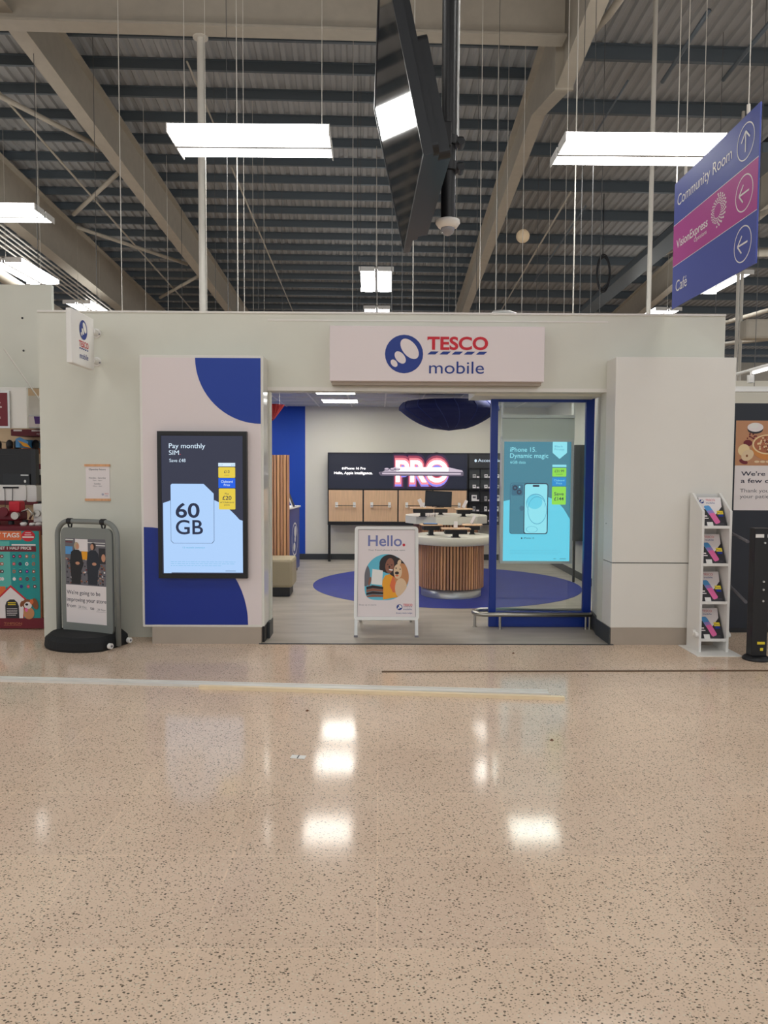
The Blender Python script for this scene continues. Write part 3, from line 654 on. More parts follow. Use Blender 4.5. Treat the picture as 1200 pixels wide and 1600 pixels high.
q.ell(838.5, 786, 15, 15, 's_cyan_mid', h0+.0095); q.ell(838.8, 787, 14.2, 14.4, 's_cyan_lite', h0+.010); q.ring(841, 797, 15, 22, .05, 's_cyan_mid', h0+.0105); q.ell(837, 784, 12, 11, 's_cyan', h0+.0102)
q.ring(833, 827, 9, 5, .08, 's_cyan_mid', h0+.0105)
q.text('iPhone 15', 821, 842, 2.6, 's_ink', 16, h0+.003); q.ell(817.5, 841, 1.1, 1.3, 's_ink', h0+.003, 0, 12)
q.lines(799, 860, 880, 3, 2.6, .4, 's_cyan_mid', h0+.003, 5); q.rect(868, 873, 872, 873.6, 's_ink', h0+.003); q.rect(878, 873, 888, 873.6, 's_ink', h0+.003)
b.build('display', t)

# ------------------------------------------------------------------ A-board
def aboard():
    cx = at(604, 900, 7.4).x; y0, y1 = 7.29, 8.03; yt = 7.62; zt = at(604, 823, yt).z
    t = thing('a_board', 'white framed A-board reading Hello. with a photo of a person and a dog', 'a-board', (cx, 7.62, .004))
    hw = .325
    up = Vector((0, yt-y0, zt)).normalized()
    q = Pane(MB(), Vector((cx-hw, y0, .0)), 0, 0, 1, 1, (1, 0, 0), up); L = math.hypot(yt-y0, zt)
    fb = .17
    def P_(mb): return Pane(mb, q.o, 0, 0, 1, 1, (1, 0, 0), up)
    b = MB(); p = P_(b); b.mats
    w = .032
    r_ = p.rr(0, -L, 2*hw, -fb, .035); ri = p.rr(w, -L+w, 2*hw-w, -fb-w, .004)
    n = len(r_)
    for h0, h1 in ((-.012, .016),):
        O0 = [p.p(a, c, h0) for a, c in r_]; O1 = [p.p(a, c, h1) for a, c in r_]; I1 = [p.p(a, c, h1) for a, c in ri]; I0 = [p.p(a, c, h0) for a, c in ri]
        f = []
        for i in range(n):
            j = (i+1) % n; f += [(i, j, n+j, n+i), (n+i, n+j, 2*n+j, 2*n+i), (2*n+i, 2*n+j, 3*n+j, 3*n+i), (3*n+i, 3*n+j, j, i)]
        b.add(O0+O1+I1+I0, f, 'alu_white')
    b.build('frame', t)
    b = MB(); p = P_(b); p.slab(.02, -L+.02, 2*hw-.02, -fb-.02, 'panel_pink', -.01, .002)
    # printed sheet, unit coordinates of the photograph crop: 160..880 wide, 140..1190 high
    k = (2*hw-2*w)/720
    s = Pane(b, p.p(w, -L+w, .002), 160, 140, k, (L-fb-2*w)/1050, (1, 0, 0), up)
    for a_ in ((158, 138, 882, 143), (158, 1187, 882, 1192), (158, 138, 163, 1192), (877, 138, 882, 1192)): s.rect(*a_, 'ink_grey', .0008)
    s.text('Hello', 288, 340, 128, 'hello_blue', 425, .001, .014); s.ell(738, 327, 17, 17, 'red', .001)
    s.text('Your friend phone is now open', 290, 398, 17, 'ink_grey', 460, .001)
    def blob(cx_, cy_, r, sq):    # circle with one square-ish corner bottom left
        o = []
        for a in range(0, 360, 6):
            x_, y_ = r*cos(radians(a)), r*sin(radians(a))
            o.append((cx_+x_, cy_+y_))
        return o
    def clip(pts):               # keep shapes inside the picture blob
        o = []
        for x_, y_ in pts:
            dx, dy = x_-522, y_-716; R_ = 276
            if dx < 0 and dy > 0:
                m_ = max(abs(dx), abs(dy)); d_ = (abs(dx)**5+abs(dy)**5)**.2
            else: d_ = math.hypot(dx, dy)
            if d_ > R_: x_, y_ = 522+dx*R_/d_, 716+dy*R_/d_
            o.append((x_, y_))
        return o
    circle = clip([(522+600*cos(radians(a)), 716+600*sin(radians(a))) for a in range(0, 360, 5)])
    s.poly(circle, 'sky_paint', .001)
    def ce(cx_, cy_, ra, rb, m, h, rot=0):
        r = radians(rot); s.poly(clip([(cx_+ra*cos(radians(a))*cos(r)-rb*sin(radians(a))*sin(r), cy_+ra*cos(radians(a))*sin(r)+rb*sin(radians(a))*cos(r)) for a in range(0, 360, 12)]), m, h)
    ce(262, 700, 55, 130, 'ink_grey', .0014); ce(560, 560, 128, 115, 'hair', .0016); ce(680, 640, 120, 170, 'hair', .0015); ce(470, 600, 40, 60, 'hair', .0015)
    s.poly(clip([(470, 760), (500, 700), (560, 680), (640, 740), (660, 960), (480, 985), (465, 860)]), 'yellow', .0018)
    s.poly(clip([(560, 820), (600, 700), (650, 780), (640, 900), (600, 900)]), 'orange', .0019)
    ce(560, 580, 55, 92, 'dark_skin', .0022, 8); ce(575, 630, 26, 9, 'white', .0024, 8); ce(535, 565, 10, 5, 'hair', .0024); ce(585, 572, 10, 5, 'hair', .0024); ce(556, 596, 10, 14, 'hair', .00235)
    ce(710, 700, 92, 150, 'dog_tan', .0021); ce(760, 650, 50, 75, 'dog_tan', .0023); ce(660, 650, 52, 88, 'dog_fur', .0024); ce(700, 850, 75, 120, 'dog_fur', .0023); ce(680, 540, 22, 34, 'dog_fur', .0025, 20)
    ce(650, 668, 26, 18, 'hair', .0026); ce(640, 610, 8, 8, 'hair', .0026); ce(690, 622, 8, 8, 'hair', .0026); ce(650, 700, 20, 9, 'orange', .0026)
    s.poly(clip([(345, 620), (475, 640), (465, 815), (330, 800)]), 'white', .0028)
    for i in range(4): s.poly(clip([(270, 835+i*36), (350, 815+i*36), (480, 835+i*32), (480, 865+i*30), (350, 850+i*35), (272, 868+i*33)]), 'dark_skin' if i % 2 else 'hair', .003+i*.0001)
    ce(312, 770, 16, 55, 'dark_skin', .003, 12)
    s.text('Shop up in-store', 180, 1055, 15, 'ink_grey', 215, .001); s.logo(680, 1075, 36, h=.001); s.tesco(728, 840, 1062, 26, .001, .02); s.text('mobile', 728, 1108, 22, 'logo_blue', 105, .001); s.text('Every little helps', 642, 1150, 16, 'logo_blue', 196, .001)
    b.build('poster', t)
    for sgn in (0, 1):
        xx = .006 if sgn == 0 else 2*hw-.006-.034
        b = MB(); p = P_(b); p.slab(xx, -fb-.02, xx+.03, 0, 'satin_alu', -.01, .01); p.slab(xx-.004, -.02, xx+.034, 0, 'ink_grey', -.014, .014); b.build('leg', t)
        b = MB(); A = Vector((cx-hw+.05 if sgn == 0 else cx+hw-.05, yt+.02, zt-.04)); B_ = Vector((A.x, y1, .004)); b.box((A+B_)/2, (.028, .02, (A-B_).length), 'satin_alu', Vector((0, 0, 1)).rotation_difference(A-B_).to_matrix()); b.build('rear_leg', t)
    b = MB(); A = Vector((cx, yt+.03, zt-.05)); D = Vector((0, y1-yt, -zt)).normalized(); B_ = A+D*.85
    b.box((A+B_)/2, (2*hw-.04, .014, (A-B_).length), 'alu_white', Vector((0, 0, 1)).rotation_difference(A-B_).to_matrix()); b.build('back_panel', t)
    b = MB(); b.cyl((cx-hw+.03, yt+.012, zt-.012), (cx+hw-.03, yt+.012, zt-.012), .014, 'satin_alu', 10); b.build('hinge', t)
aboard()

# ------------------------------------------------------------------ swing sign on the left
def swing_sign():
    A = Vector((-3.06, 7.07, 0)); B_ = Vector((-2.41, 6.83, 0)); u = (B_-A).normalized(); W = (B_-A).length; n = u.cross(Vector((0, 0, 1)))
    mid = (A+B_)/2
    t = thing('swing_sign', 'grey framed swinging pavement sign on a black rubber base by the left wall', 'sign', mid)
    ZTOP = 1.165; r = .14
    pts = [A+Vector((0, 0, .02)), A+Vector((0, 0, ZTOP-r))]+[A+u*(r-r*cos(radians(a)))+Vector((0, 0, ZTOP-r+r*sin(radians(a)))) for a in range(10, 91, 10)]
    pts += [B_-u*(r-r*cos(radians(a)))+Vector((0, 0, ZTOP-r+r*sin(radians(a)))) for a in range(90, 9, -10)]+[B_+Vector((0, 0, ZTOP-r)), B_+Vector((0, 0, .02))]
    b = MB(); b.tube(pts, .024, 'grey_frame', 14); b.build('tube_frame', t)
    o = A+Vector((0, 0, ZTOP))
    iw = W-.10
    def P_(mb): return Pane(mb, o+u*.05, 0, 0, 1, 1, u, (0, 0, 1))
    b = MB(); p = P_(b); p.rslab(0, .06, iw, 1.06, .06, 'grey_frame', -.012, .012); b.build('board', t)
    b = MB(); s = Pane(b, P_(b).p(.055, .16, .013), 220, 310, (iw-.125)/445, .80/870, u, (0, 0, 1))
    s.rect(218, 310, 665, 1182, 'paper', 0)
    # photo half
    s.rect(218, 310, 665, 790, 'ink_grey', .0006)
    R_ = random.Random(4)
    for i in range(150):
        x_ = R_.uniform(220, 640); y_ = R_.uniform(500, 770); s.rect(x_, y_, x_+R_.uniform(8, 22), y_+R_.uniform(8, 20), R_.choice(['print_dark', 'paper', 'burgundy', 'skin', 'print_dark', 'brown']), .0009+i*.000002)
    s.rect(220, 395, 300, 475, 'phone_blue', .0012); s.rect(222, 320, 310, 330, 'white', .0012); s.rect(222, 345, 300, 355, 'burgundy', .0012); s.rect(330, 315, 470, 440, 'paper', .0012); s.rect(400, 440, 465, 525, 'yellow', .0013)
    s.rect(470, 345, 660, 352, 'white', .0012); s.rect(560, 370, 660, 378, 'white', .0012); s.rect(590, 400, 662, 560, 'print_dark', .0012); s.ell(640, 500, 22, 40, 'skin', .0013)
    for x0, hc, hx, jac in ((345, 'grey_hair', 0, 'black'), (530, 'hair', 0, 'navy_board')):
        s.poly([(x0-60, 780), (x0-75, 560), (x0-62, 450), (x0-25, 425), (x0+25, 425), (x0+55, 460), (x0+75, 580), (x0+50, 640), (x0+40, 780)], jac, .0016)
        s.ell(x0, 385, 28, 38, hc, .0018); s.ell(x0+(12 if x0 < 400 else -12), 392, 18, 30, 'skin', .0020); s.ell(x0+10, 565, 24, 16, 'skin', .0020)
    s.text("We're going to be", 226, 888, 40, 'ink', 372, .0006, .006); s.text('improving your store', 226, 962, 40, 'ink', 438, .0006, .006); s.text('from', 226, 1025, 36, 'ink', 100, .0006, .006); s.text('to', 486, 1035, 32, 'ink', 44, .0006, .006)
    s.text('28 Oct', 355, 1025, 22, 'ink_grey', 90, .0006); s.text('29 Nov', 565, 1040, 22, 'ink_grey', 88, .0006); s.rect(350, 1034, 455, 1036, 'ink_grey', .0006); s.rect(552, 1050, 660, 1052, 'ink_grey', .0006)
    b.build('poster', t)
    for f in (.22, .78):
        b = MB(); c = A+u*(W*f)+Vector((0, 0, ZTOP-.03))
        b.tube([c+u*(.02*cos(a*pi/6))+Vector((0, 0, .035*sin(a*pi/6))) for a in range(12)], .008, 'black', 8, True); b.cyl(c-u*.024+Vector((0, 0, .03)), c+u*.024+Vector((0, 0, .03)), .03, 'black', 12); b.build('hook', t)
    # base: flat bottomed D with rounded ends
    b = MB(); pts = []
    for a in range(0, 360, 8):
        x_ = .40*cos(radians(a)); y_ = .33*sin(radians(a))
        x_ = max(-.40, min(x_, .345)); pts.append((x_-.02, y_))
    def ringz(sc, z): return [mid+u*(x_*sc)+n*(y_*sc*1.0)+Vector((0, 0, z)) for x_, y_ in pts]
    N = len(pts); R0, R1, R2, R3 = ringz(.98, 0), ringz(1, .02), ringz(.98, .085), ringz(.86, .125)
    R4 = ringz(.55, .13)
    vs = R0+R1+R2+R3+R4; b.add(vs, [(k*N+i, k*N+(i+1) % N, (k+1)*N+(i+1) % N, (k+1)*N+i) for k in range(4) for i in range(N)]+[tuple(range(4*N, 5*N)), tuple(range(N))[::-1]], 'rubber'); b.build('base', t)
    for s_ in (-1, 1):
        b = MB(); c = B_+n*(.13*s_)+u*(-.0)+Vector((0, 0, .045)); b.cyl(c, c+u*.03, .026, 'white', 16); b.cyl(c+u*.03, c+u*.034, .01, 'ink_grey', 10); b.build('wheel', t)
swing_sign()

# ------------------------------------------------------------------ leaflet stand on the right
def leaflet_stand():
    x0, x1, yf, yb = 2.955, 3.185, 6.70, 6.97
    t = thing('leaflet_stand', 'narrow white leaflet stand with four shelves in front of the white cladding', 'display stand', ((x0+x1)/2, 6.8, 0))
    b = MB(); b.b2(x0-.095, x1+.085, 6.55, 7.0-.02, .0, .008, 'white', .002); b.build('base_plate', t)
    for x_ in (x0-.011, x1+.011):
        b = MB(); th = .022
        b.prism([(x_-th/2, yf, .008), (x_-th/2, yb, .008), (x_-th/2, yb, 1.455), (x_-th/2, yb-.04, 1.455), (x_-th/2, yf, 1.30)], (th, 0, 0), 'white'); b.build('side_panel', t)
    b = MB(); b.b2(x0, x1, yb-.012, yb, .10, 1.45, 'white'); b.build('back_panel', t)
    for s_, xw in ((0, x0-.022), (1, x1+.022)):
        b = MB(); d = -.03 if s_ == 0 else .03; b.cyl((xw, yf+.08, .17), (xw+d, yf+.08, .17), .03, 'white', 16); b.cyl((xw, yf+.03, .16), (xw+d*.8, yf+.03, .16), .022, 'white', 12); b.build('wheel', t)
    zs = [1.155, .812, .462, .118]
    for z in zs:
        b = MB(); b.b2(x0, x1, yf+.01, yb-.012, z-.014, z, 'white'); b.b2(x0, x1, yf+.005, yf+.012, z-.014, z+.012, 'white'); b.build('shelf', t)
    lab = ('leaflets with a pink and blue phone cover on the top shelf of the white stand', 'leaflets on the second shelf down of the white stand', 'leaflets on the third shelf down of the white stand', 'leaflets on the lowest shelf of the white stand')
    for z, lb in zip(zs, lab):
        up = Vector((0, .16, .27)).normalized(); o = Vector((x0+.01, yf+.02, z+.001)); nn = Vector((1, 0, 0)).cross(up)
        tt = MB(); s = Pane(tt, o, 0, 1, .21, .305, (1, 0, 0), up)
        s.slab(0, 0, 1, 1, 'print_dark', -.012, 0); s.poly([(0, 0), (1, 0), (.95, .32), (.62, .58), (0, .36)], 'paper', .0008)
        s.poly([(0, .36), (.0, .5), (.2, .62), (.35, .45)], 'print_dark', .001)
        s.logo(.12, .14, .1, h=.0012); s.text('TESCO', .3, .13, .07, 'red', .42, .0012); s.text('mobile', .3, .22, .06, 'logo_blue', .38, .0012)
        s.poly([(.16, .33), (.20, .29), (.38, .28), (.44, .32), (.60, .58), (.32, .60)], 'phone_blue', .0016); s.poly([(.30, .54), (.56, .52), (.73, .82), (.70, .87), (.54, .91), (.49, .88)], 'pink_gloss', .0018); s.poly([(.25, .46), (.51, .44), (.565, .53), (.305, .555)], 'lilac', .0019)
        s.rect(.68, .46, .95, .58, 'label_yellow', .002); s.rect(.72, .58, .93, .66, 'deep_blue', .002); s.text('Plus', .7, .55, .05, 'ink', .2, .0025)
        s.rect(.03, .62, .22, .66, 'paper', .001); s.rect(.03, .70, .26, .73, 'paper', .001)
        s.rect(.14, .84, .40, .99, 'white', .0022); s.lines(.42, .88, .9, 3, .035, .008, 'ink_grey', .001, 2)
        tag(tt.build('leaflet_stack'), lb, 'leaflets', 'leaflet stacks on the white stand')
leaflet_stand()

# black security post and barrier rails
t = thing('security_post', 'black square security post on a round base at the right edge', 'post', (3.345, 6.47, 0))
b = MB(); b.lathe((3.345, 6.47, 0), [(.001, 0), (.115, 0), (.115, .012), (.10, .03), (.08, .04), (.001, .04)], 'black', 28); b.build('base', t)
b = MB(); b.box((3.345, 6.47, .6), (.135, .10, 1.12), 'black', None, .006); b.box((3.345, 6.47, 1.163), (.14, .105, .008), 'charcoal'); b.build('column', t)
b = MB(); q = Pane(b, (3.2775, 6.42, 1.16), 0, 0, .135, 1, (1, 0, 0), (0, 0, 1))
q0 = q
for k_, a_ in enumerate(((.03, .045, .58, .075, 'white'), (.8, .045, 1.0, .075, 'white'), (.35, .992, .85, 1.015, 'label_yellow'), (.55, 1.045, .75, 1.072, 'label_yellow'))):
    b = MB(); q = Pane(b, q0.o, 0, 0, .135, 1, (1, 0, 0), (0, 0, 1)); q.rect(*a_, .001); b.build('sticker', t)
for z in (1.04, .70, .63, .53):
    b = MB(); b.cyl((3.36, 6.42, z), (3.36, 6.405, z), .009, 'satin_alu', 12); b.build('bolt', t)
for z in (.99, .735):
    b = MB(); b.tube([(3.41, 6.45, z), (3.46, 6.42, z-.02), (3.55, 6.42, z-.03), (3.9, 6.42, z-.03)], .018, 'black', 10); b.build('arm', t)
b = MB(); b.lathe((0, 0, 0), [(.001, -.015), (.045, -.015), (.045, .015), (.001, .015)], 'charcoal', 20)
for v in b.v: v.x, v.y, v.z = v.z+3.44, v.x+6.5, v.y+.28
b.build('wheel', t)
for z, e in ((1.04, 1), (.50, 2)):
    b = MB(); b.cyl((3.27, 6.53, z+.0), (3.60, 7.56, z), .014, 'ink_grey', 10)
    tag(b.build('barrier_bar'), 'grey barrier bar behind the security post, %s one' % ('upper' if e == 1 else 'lower'), 'bar')

# hoarding with poster
HY = 7.57
hz = at(1160, 630, HY).z
t = thing('hoarding', 'dark navy hoarding board right of the shop', 'hoarding', (4.6, HY, 0))
b = MB(); b.b2(3.385, 6.6, HY, HY+.05, .0, hz, 'navy_board'); b.b2(3.385, 6.6, HY-.004, HY, .0, .045, 'black'); b.build('board', t)
t = thing('food_poster', "poster on the navy hoarding with a bowl and apples above We're making", 'poster', (4.12, HY, at(1160, 797, HY).z))
b = MB(); q = pane_y(b, 1150, 657, HY)
q.slab(1150, 657, 1290, 797, 'paper', .001, .006); q.rect(1150, 657, 1290, 727, 'photo_wood', .007)
q.ell(1180, 667.5, 12.5, 7, 'paper', .0095); q.ell(1180, 671, 12, 6.5, 'print_dark', .009); q.ell(1178, 665, 7, 4, 'white', .010)
R_ = random.Random(3)
for i in range(16): q.ell(1168+R_.uniform(0, 14), 677+R_.uniform(0, 9), 1.2, 1.2, 'burgundy', .0085+i*.00001)
q.ell(1169, 692, 7, 5, 'burgundy', .0085); q.ell(1200, 700, 24, 18, 'bowl', .0088); q.ell(1200, 694, 24, 15.5, 'apple_flesh', .0092); q.ell(1200, 694, 21.5, 13.5, 'cereal', .0096)
for i in range(60):
    a = R_.uniform(0, 6.28); k = R_.random()**.5; q.ell(1200+19*k*cos(a), 694+11.5*k*sin(a), 1.9, 1.3, R_.choice(['apple_flesh', 'burgundy', 'cream', 'brown']), .010+i*.00001, R_.uniform(0, 180), 8)
q.ell(1163, 703, 9, 9.5, 'apple_flesh', .0092, 40); q.ell(1169, 711, 10.5, 8, 'cream', .0097, -35); q.ell(1168, 712, 1.6, 2, 'brown', .0102); q.ell(1163, 721, 7, 3.5, 'burgundy', .0088, 20)
for i in range(5): q.ell(1184+i*9, 721, 4, 1.8, 'cream', .009)
q.text("We're making", 1160, 743, 6.6, 'ink', 84, .007, .012); q.text('a few changes', 1160, 754, 6.6, 'ink', 86, .007, .012); q.text('Thank you for', 1159, 769, 5.6, 'ink_grey', 62, .007); q.text('your patience', 1159, 778, 5.6, 'ink_grey', 62, .007)
b.build('sheet', t)
# stuff above the hoarding
b = MB(); A = at(1120, 607, 9.5); b.b2(A.x-.4, A.x+4, 9.5, 9.62, A.z-.03, A.z+.03, 'white'); b.b2(A.x-.4, A.x+4, 9.44, 9.5, A.z-.045, A.z-.035, 'white')
tag(b.build('white_beam'), 'white horizontal beam above the navy hoarding', 'beam')
t = thing('track_light', 'lit white strip of track lighting above the navy hoarding', 'light', at(1160, 590, 9.2))
A, B_ = at(1115, 600, 9.6), at(1250, 562, 8.2)
b = MB(); b.tube([A+Vector((0, 0, .04)), B_+Vector((0, 0, .04))], .022, 'white', 8); b.build('track', t)
b = MB(); d = B_-A; b.tube([A, A+d*.245], .02, 's_white', 8); b.tube([A+d*.50, A+d*.95], .02, 's_white', 8); b.build('light_strip', t)
b = MB(); c = A+d*.47; b.cyl(c+Vector((0, 0, .02)), c-Vector((0, 0, .03)), .01, 'white', 8); b.cyl(c-Vector((0, 0, .02)), c-Vector((0, 0, .11)), .04, 'white', 16); b.cyl(c-Vector((0, 0, .11)), c-Vector((0, 0, .112)), .03, 'black', 16); b.build('spotlight', t)
# far hall walls
b = MB(); b.b2(3.5, 21, 35, 35.2, 0, 6.8, 'beam_cream'); struct(b, 'wall_far')
b = MB(); b.b2(-21, -4, 35, 35.2, 0, 6.8, 'beam_cream'); struct(b, 'wall_far')
b = MB(); b.b2(-6, 12, 12.6, 12.7, 2.9, 3.3, 'beam_cream') if False else b.b2(4.4, 12, 12.6, 12.7, 0, 3.2, 'shop_wall'); tag(b.build('partition_panel'), 'pale partition panel glimpsed above the navy hoarding', 'panel')
b = MB(); A = at(1165, 520, 13); b.b2(A.x, A.x+4, 13, 13.25, A.z-.1, A.z+.25, 'beam_cream', .05); tag(b.build('air_duct'), 'cream air duct under the roof at the right edge above the hoarding', 'duct')
for x_, yy, lb in ((1148, 14, 'thin pale drop pole above the hoarding, nearer the fascia end'), (1154, 14.5, 'thin pale drop pole above the hoarding, farther from the fascia end')):
    b = MB(); A = at(x_, 620, yy); b.cyl((A.x, yy, 0), (A.x, yy, rz_(yy, 7.6)), .03, 'cable_light', 10); tag(b.build('drop_pole'), lb, 'pole', 'drop poles above the hoarding')

# ------------------------------------------------------------------ hanging directional sign
t = thing('hanging_direction_sign', 'blue and magenta hanging sign with arrows to Community Room, VisionExpress and Café', 'sign', (2.77, 6.35, 3.2))
X = 2.775; ya, yb_ = 7.13, 5.56; zt_, zb_ = at(1040.6, 288, ya).z, at(1036.5, 483, ya).z
b = MB(); b.b2(X, X+.012, yb_, ya, zb_, zt_, 'sign_blue'); b.build('board', t)
b = MB(); q = Pane(b, (X, ya, zt_), 0, 0, ya-yb_, zt_-zb_, (0, -1, 0), (0, 0, 1))
q.rect(0, .335, 1, .665, 'magenta', .001); q.rect(0, .333, 1, .3375, 'white', .0012); q.rect(0, .663, 1, .6675, 'white', .0012)
q.text('Community Room', .05, .2, .085, 'white', .68, .002, .0); q.text('VisionExpress', .05, .535, .065, 'white', .42, .002, .01); q.text('Opticians', .30, .585, .03, 'white', .16, .002)
q.text('Café', .055, .88, .085, 'white', .16, .002)
for k in range(5):
    for i in range(22):
        a = 2*pi*i/22+.1*k; r = .045+.0125*k
        if k > 2 and (cos(a) < -.1): continue
        q.ell(.585+r*cos(a), .48-r*1.25*sin(a)*.95, .0045+.0006*k, .0055+.0007*k, 'white', .002, 0, 8)
for cy, ang in ((.17, 90), (.5, 180), (.83, 180)):
    q.ring(.87, cy, .088, .088*(ya-yb_)/(zt_-zb_), .07, 'white', .002)
    c_, s_ = cos(radians(ang)), -sin(radians(ang)); kk = (ya-yb_)/(zt_-zb_)
    def pt(u_, v_): return (.87+(u_*c_-v_*s_*-1*-1), cy+(u_*s_+v_*c_)*kk)
    L_ = .05
    q.line(*pt(-L_, 0), *pt(L_, 0), .009, 'white'); q.line(*pt(L_, 0), *pt(L_*.15, .042), .009, 'white', .0032); q.line(*pt(L_, 0), *pt(L_*.15, -.042), .009, 'white', .0034)
b.build('lettering', t)
b = MB()
for Y in (6.9, 5.75):
    b = MB(); b.cyl((X+.006, Y, zt_), (X+.006, Y, zt_+.07), .014, 'cable_light', 8); b.cyl((X+.006, Y, zt_+.05), (X+.006, Y, rz_(Y, 7.5)), .004, 'cable_light', 6); b.build('hanging_wire', t)

# ------------------------------------------------------------------ hanging television on pole, dome camera
C = Vector((.0716, 3.706, 3.317)); ru = Vector((.022, -.999, -.026)).normalized(); uu = Vector((-.2133, -.030, .977)); uu = (uu-ru*uu.dot(ru)).normalized()
n_ = ru.cross(uu); 
if n_.x > 0: ru = -ru; n_ = ru.cross(uu)
t = thing('hanging_television', 'large black television hanging edge on from the black ceiling pole', 'television', C)
b = MB(); q = Pane(b, C-ru*.725+uu*.415, 0, 0, 1, 1, ru, uu)
q.slab(0, 0, 1.45, .83, 'tv_case', -.035, 0); q.frame(0, 0, 1.45, .83, .012, 'tv_case', 0, .006); b.build('bezel', t)
b = MB(); q = Pane(b, C-ru*.725+uu*.415, 0, 0, 1, 1, ru, uu); q.rect(.012, .012, 1.438, .818, 'tv_black', .002); b.build('display', t)
b = MB(); q = Pane(b, C-ru*.725+uu*.415, 0, 0, 1, 1, ru, uu)
q.rslab(.08, .16, 1.37, .80, .04, 'tv_case', -.075, -.035); q.rslab(.15, .3, 1.30, .80, .03, 'tv_case', -.13, -.075)
for i in range(14): q.slab(.28+i*.065, .68, .31+i*.065, .735, 'black', -.104, -.1)
q.slab(.16, .6, .26, .66, 'white', -.078, -.074); b.build('rear_cover', t)
PX, PY = at(701, 200, 3.95).x, 3.95
b = MB(); A = C-n_*.1; b.box((A+Vector((PX, PY, C.z)))/2, ((Vector((PX, 0, 0))-Vector((A.x, 0, 0))).length, .09, .12), 'black', None, .006); b.box(C-n_*.115, (.03, .35, .42), 'black', None, .004); b.build('bracket', t)
zb = at(701, 343, PY).z
t = thing('ceiling_pole', 'black round pole hanging from the roof carrying the television', 'pole', (PX, PY, zb))
b = MB(); b.cyl((PX, PY, zb), (PX, PY, 9.0), .038, 'black', 24); b.cyl((PX+.045, PY, zb+.4), (PX+.045, PY, 9.0), .009, 'satin_alu', 8); b.build('pole', t)
for y_ in (222, 262):
    z = at(701, y_, PY).z; b = MB(); b.cyl((PX, PY, z-.022), (PX, PY, z+.022), .052, 'black', 24); b.box((PX+.055, PY, z), (.05, .06, .04), 'black', None, .01); b.cyl((PX+.065, PY-.035, z-.01), (PX+.065, PY+.03, z-.01), .018, 'tv_case', 14); b.build('clamp', t)
c0 = Vector((PX, PY, zb))
t = thing('dome_camera', 'white dome security camera under the black ceiling pole', 'camera', c0-Vector((0, 0, .09)))
b = MB(); b.lathe(c0, [(.001, 0), (.045, 0), (.062, -.006), (.064, -.02), (.05, -.04), (.038, -.045), (.001, -.045)], 'white', 28); b.build('housing', t)
b = MB(); b.lathe(c0-Vector((0, 0, .044)), [(.036*cos(radians(a)), -.04*sin(radians(a))) for a in range(0, 91, 10)], 'dome', 24); b.build('dome', t)
b = MB(); b.lathe(c0-Vector((0, 0, .046)), [(.026*cos(radians(a)), -.022*sin(radians(a))) for a in range(0, 91, 15)], 'black', 16); b.build('lens', t)

# ------------------------------------------------------------------ inside the shop
# round blue floor inlay
b = MB(); b.lathe((.98, 10.77, .0045), [(.001, .002), (1.93, .002), (1.93, 0)], 'mat_blue', 72, False); tag(b.build('floor_disc'), 'large round blue floor inlay under the slatted counter', 'floor covering')
# ceiling light panels
for X, Y, lb in ((-.66, 12.55, 'bright ceiling light panel deepest in the shop, left of the navy lampshade'), (-.66, 11.15, 'bright ceiling light panel seen as a thin line under the fascia, left side'), (-.62, 9.0, 'shop ceiling light panel hidden above the opening, left of centre'), (1.55, 12.4, 'shop ceiling light panel at the back, above the navy lampshade'), (1.75, 10.9, 'shop ceiling light panel over the slatted counter'), (1.95, 9.0, 'shop ceiling light panel just inside the opening, behind the glass'), (-2.5, 9.4, 'shop ceiling light panel at the hidden left front'), (-2.5, 12.2, 'shop ceiling light panel at the hidden left back')):
    t = thing('ceiling_light_panel', lb, 'light', (X, Y, ZC-.012))
    b = MB(); b.b2(X-.29, X+.29, Y-.29, Y+.29, ZC-.012, ZC-.002, 'panel_glow'); b.build('diffuser', t)
    b = MB()
    for s in (-1, 1): b.b2(X+s*.295-.006, X+s*.295+.006, Y-.3, Y+.3, ZC-.016, ZC, 'white'); b.b2(X-.3, X+.3, Y+s*.295-.006, Y+s*.295+.006, ZC-.016, ZC, 'white')
    b.build('rim', t)
b = MB(); c = at(460, 616, 9.6); b.cyl((c.x, 9.6, ZC), (c.x, 9.6, ZC-.04), .03, 'white', 14); b.cyl((c.x, 9.6, ZC-.04), (c.x, 9.6, ZC-.06), .012, 'steel', 10)
tag(b.build('sprinkler'), 'tiny white ceiling sprinkler inside the shop near the red lampshade', 'sprinkler')
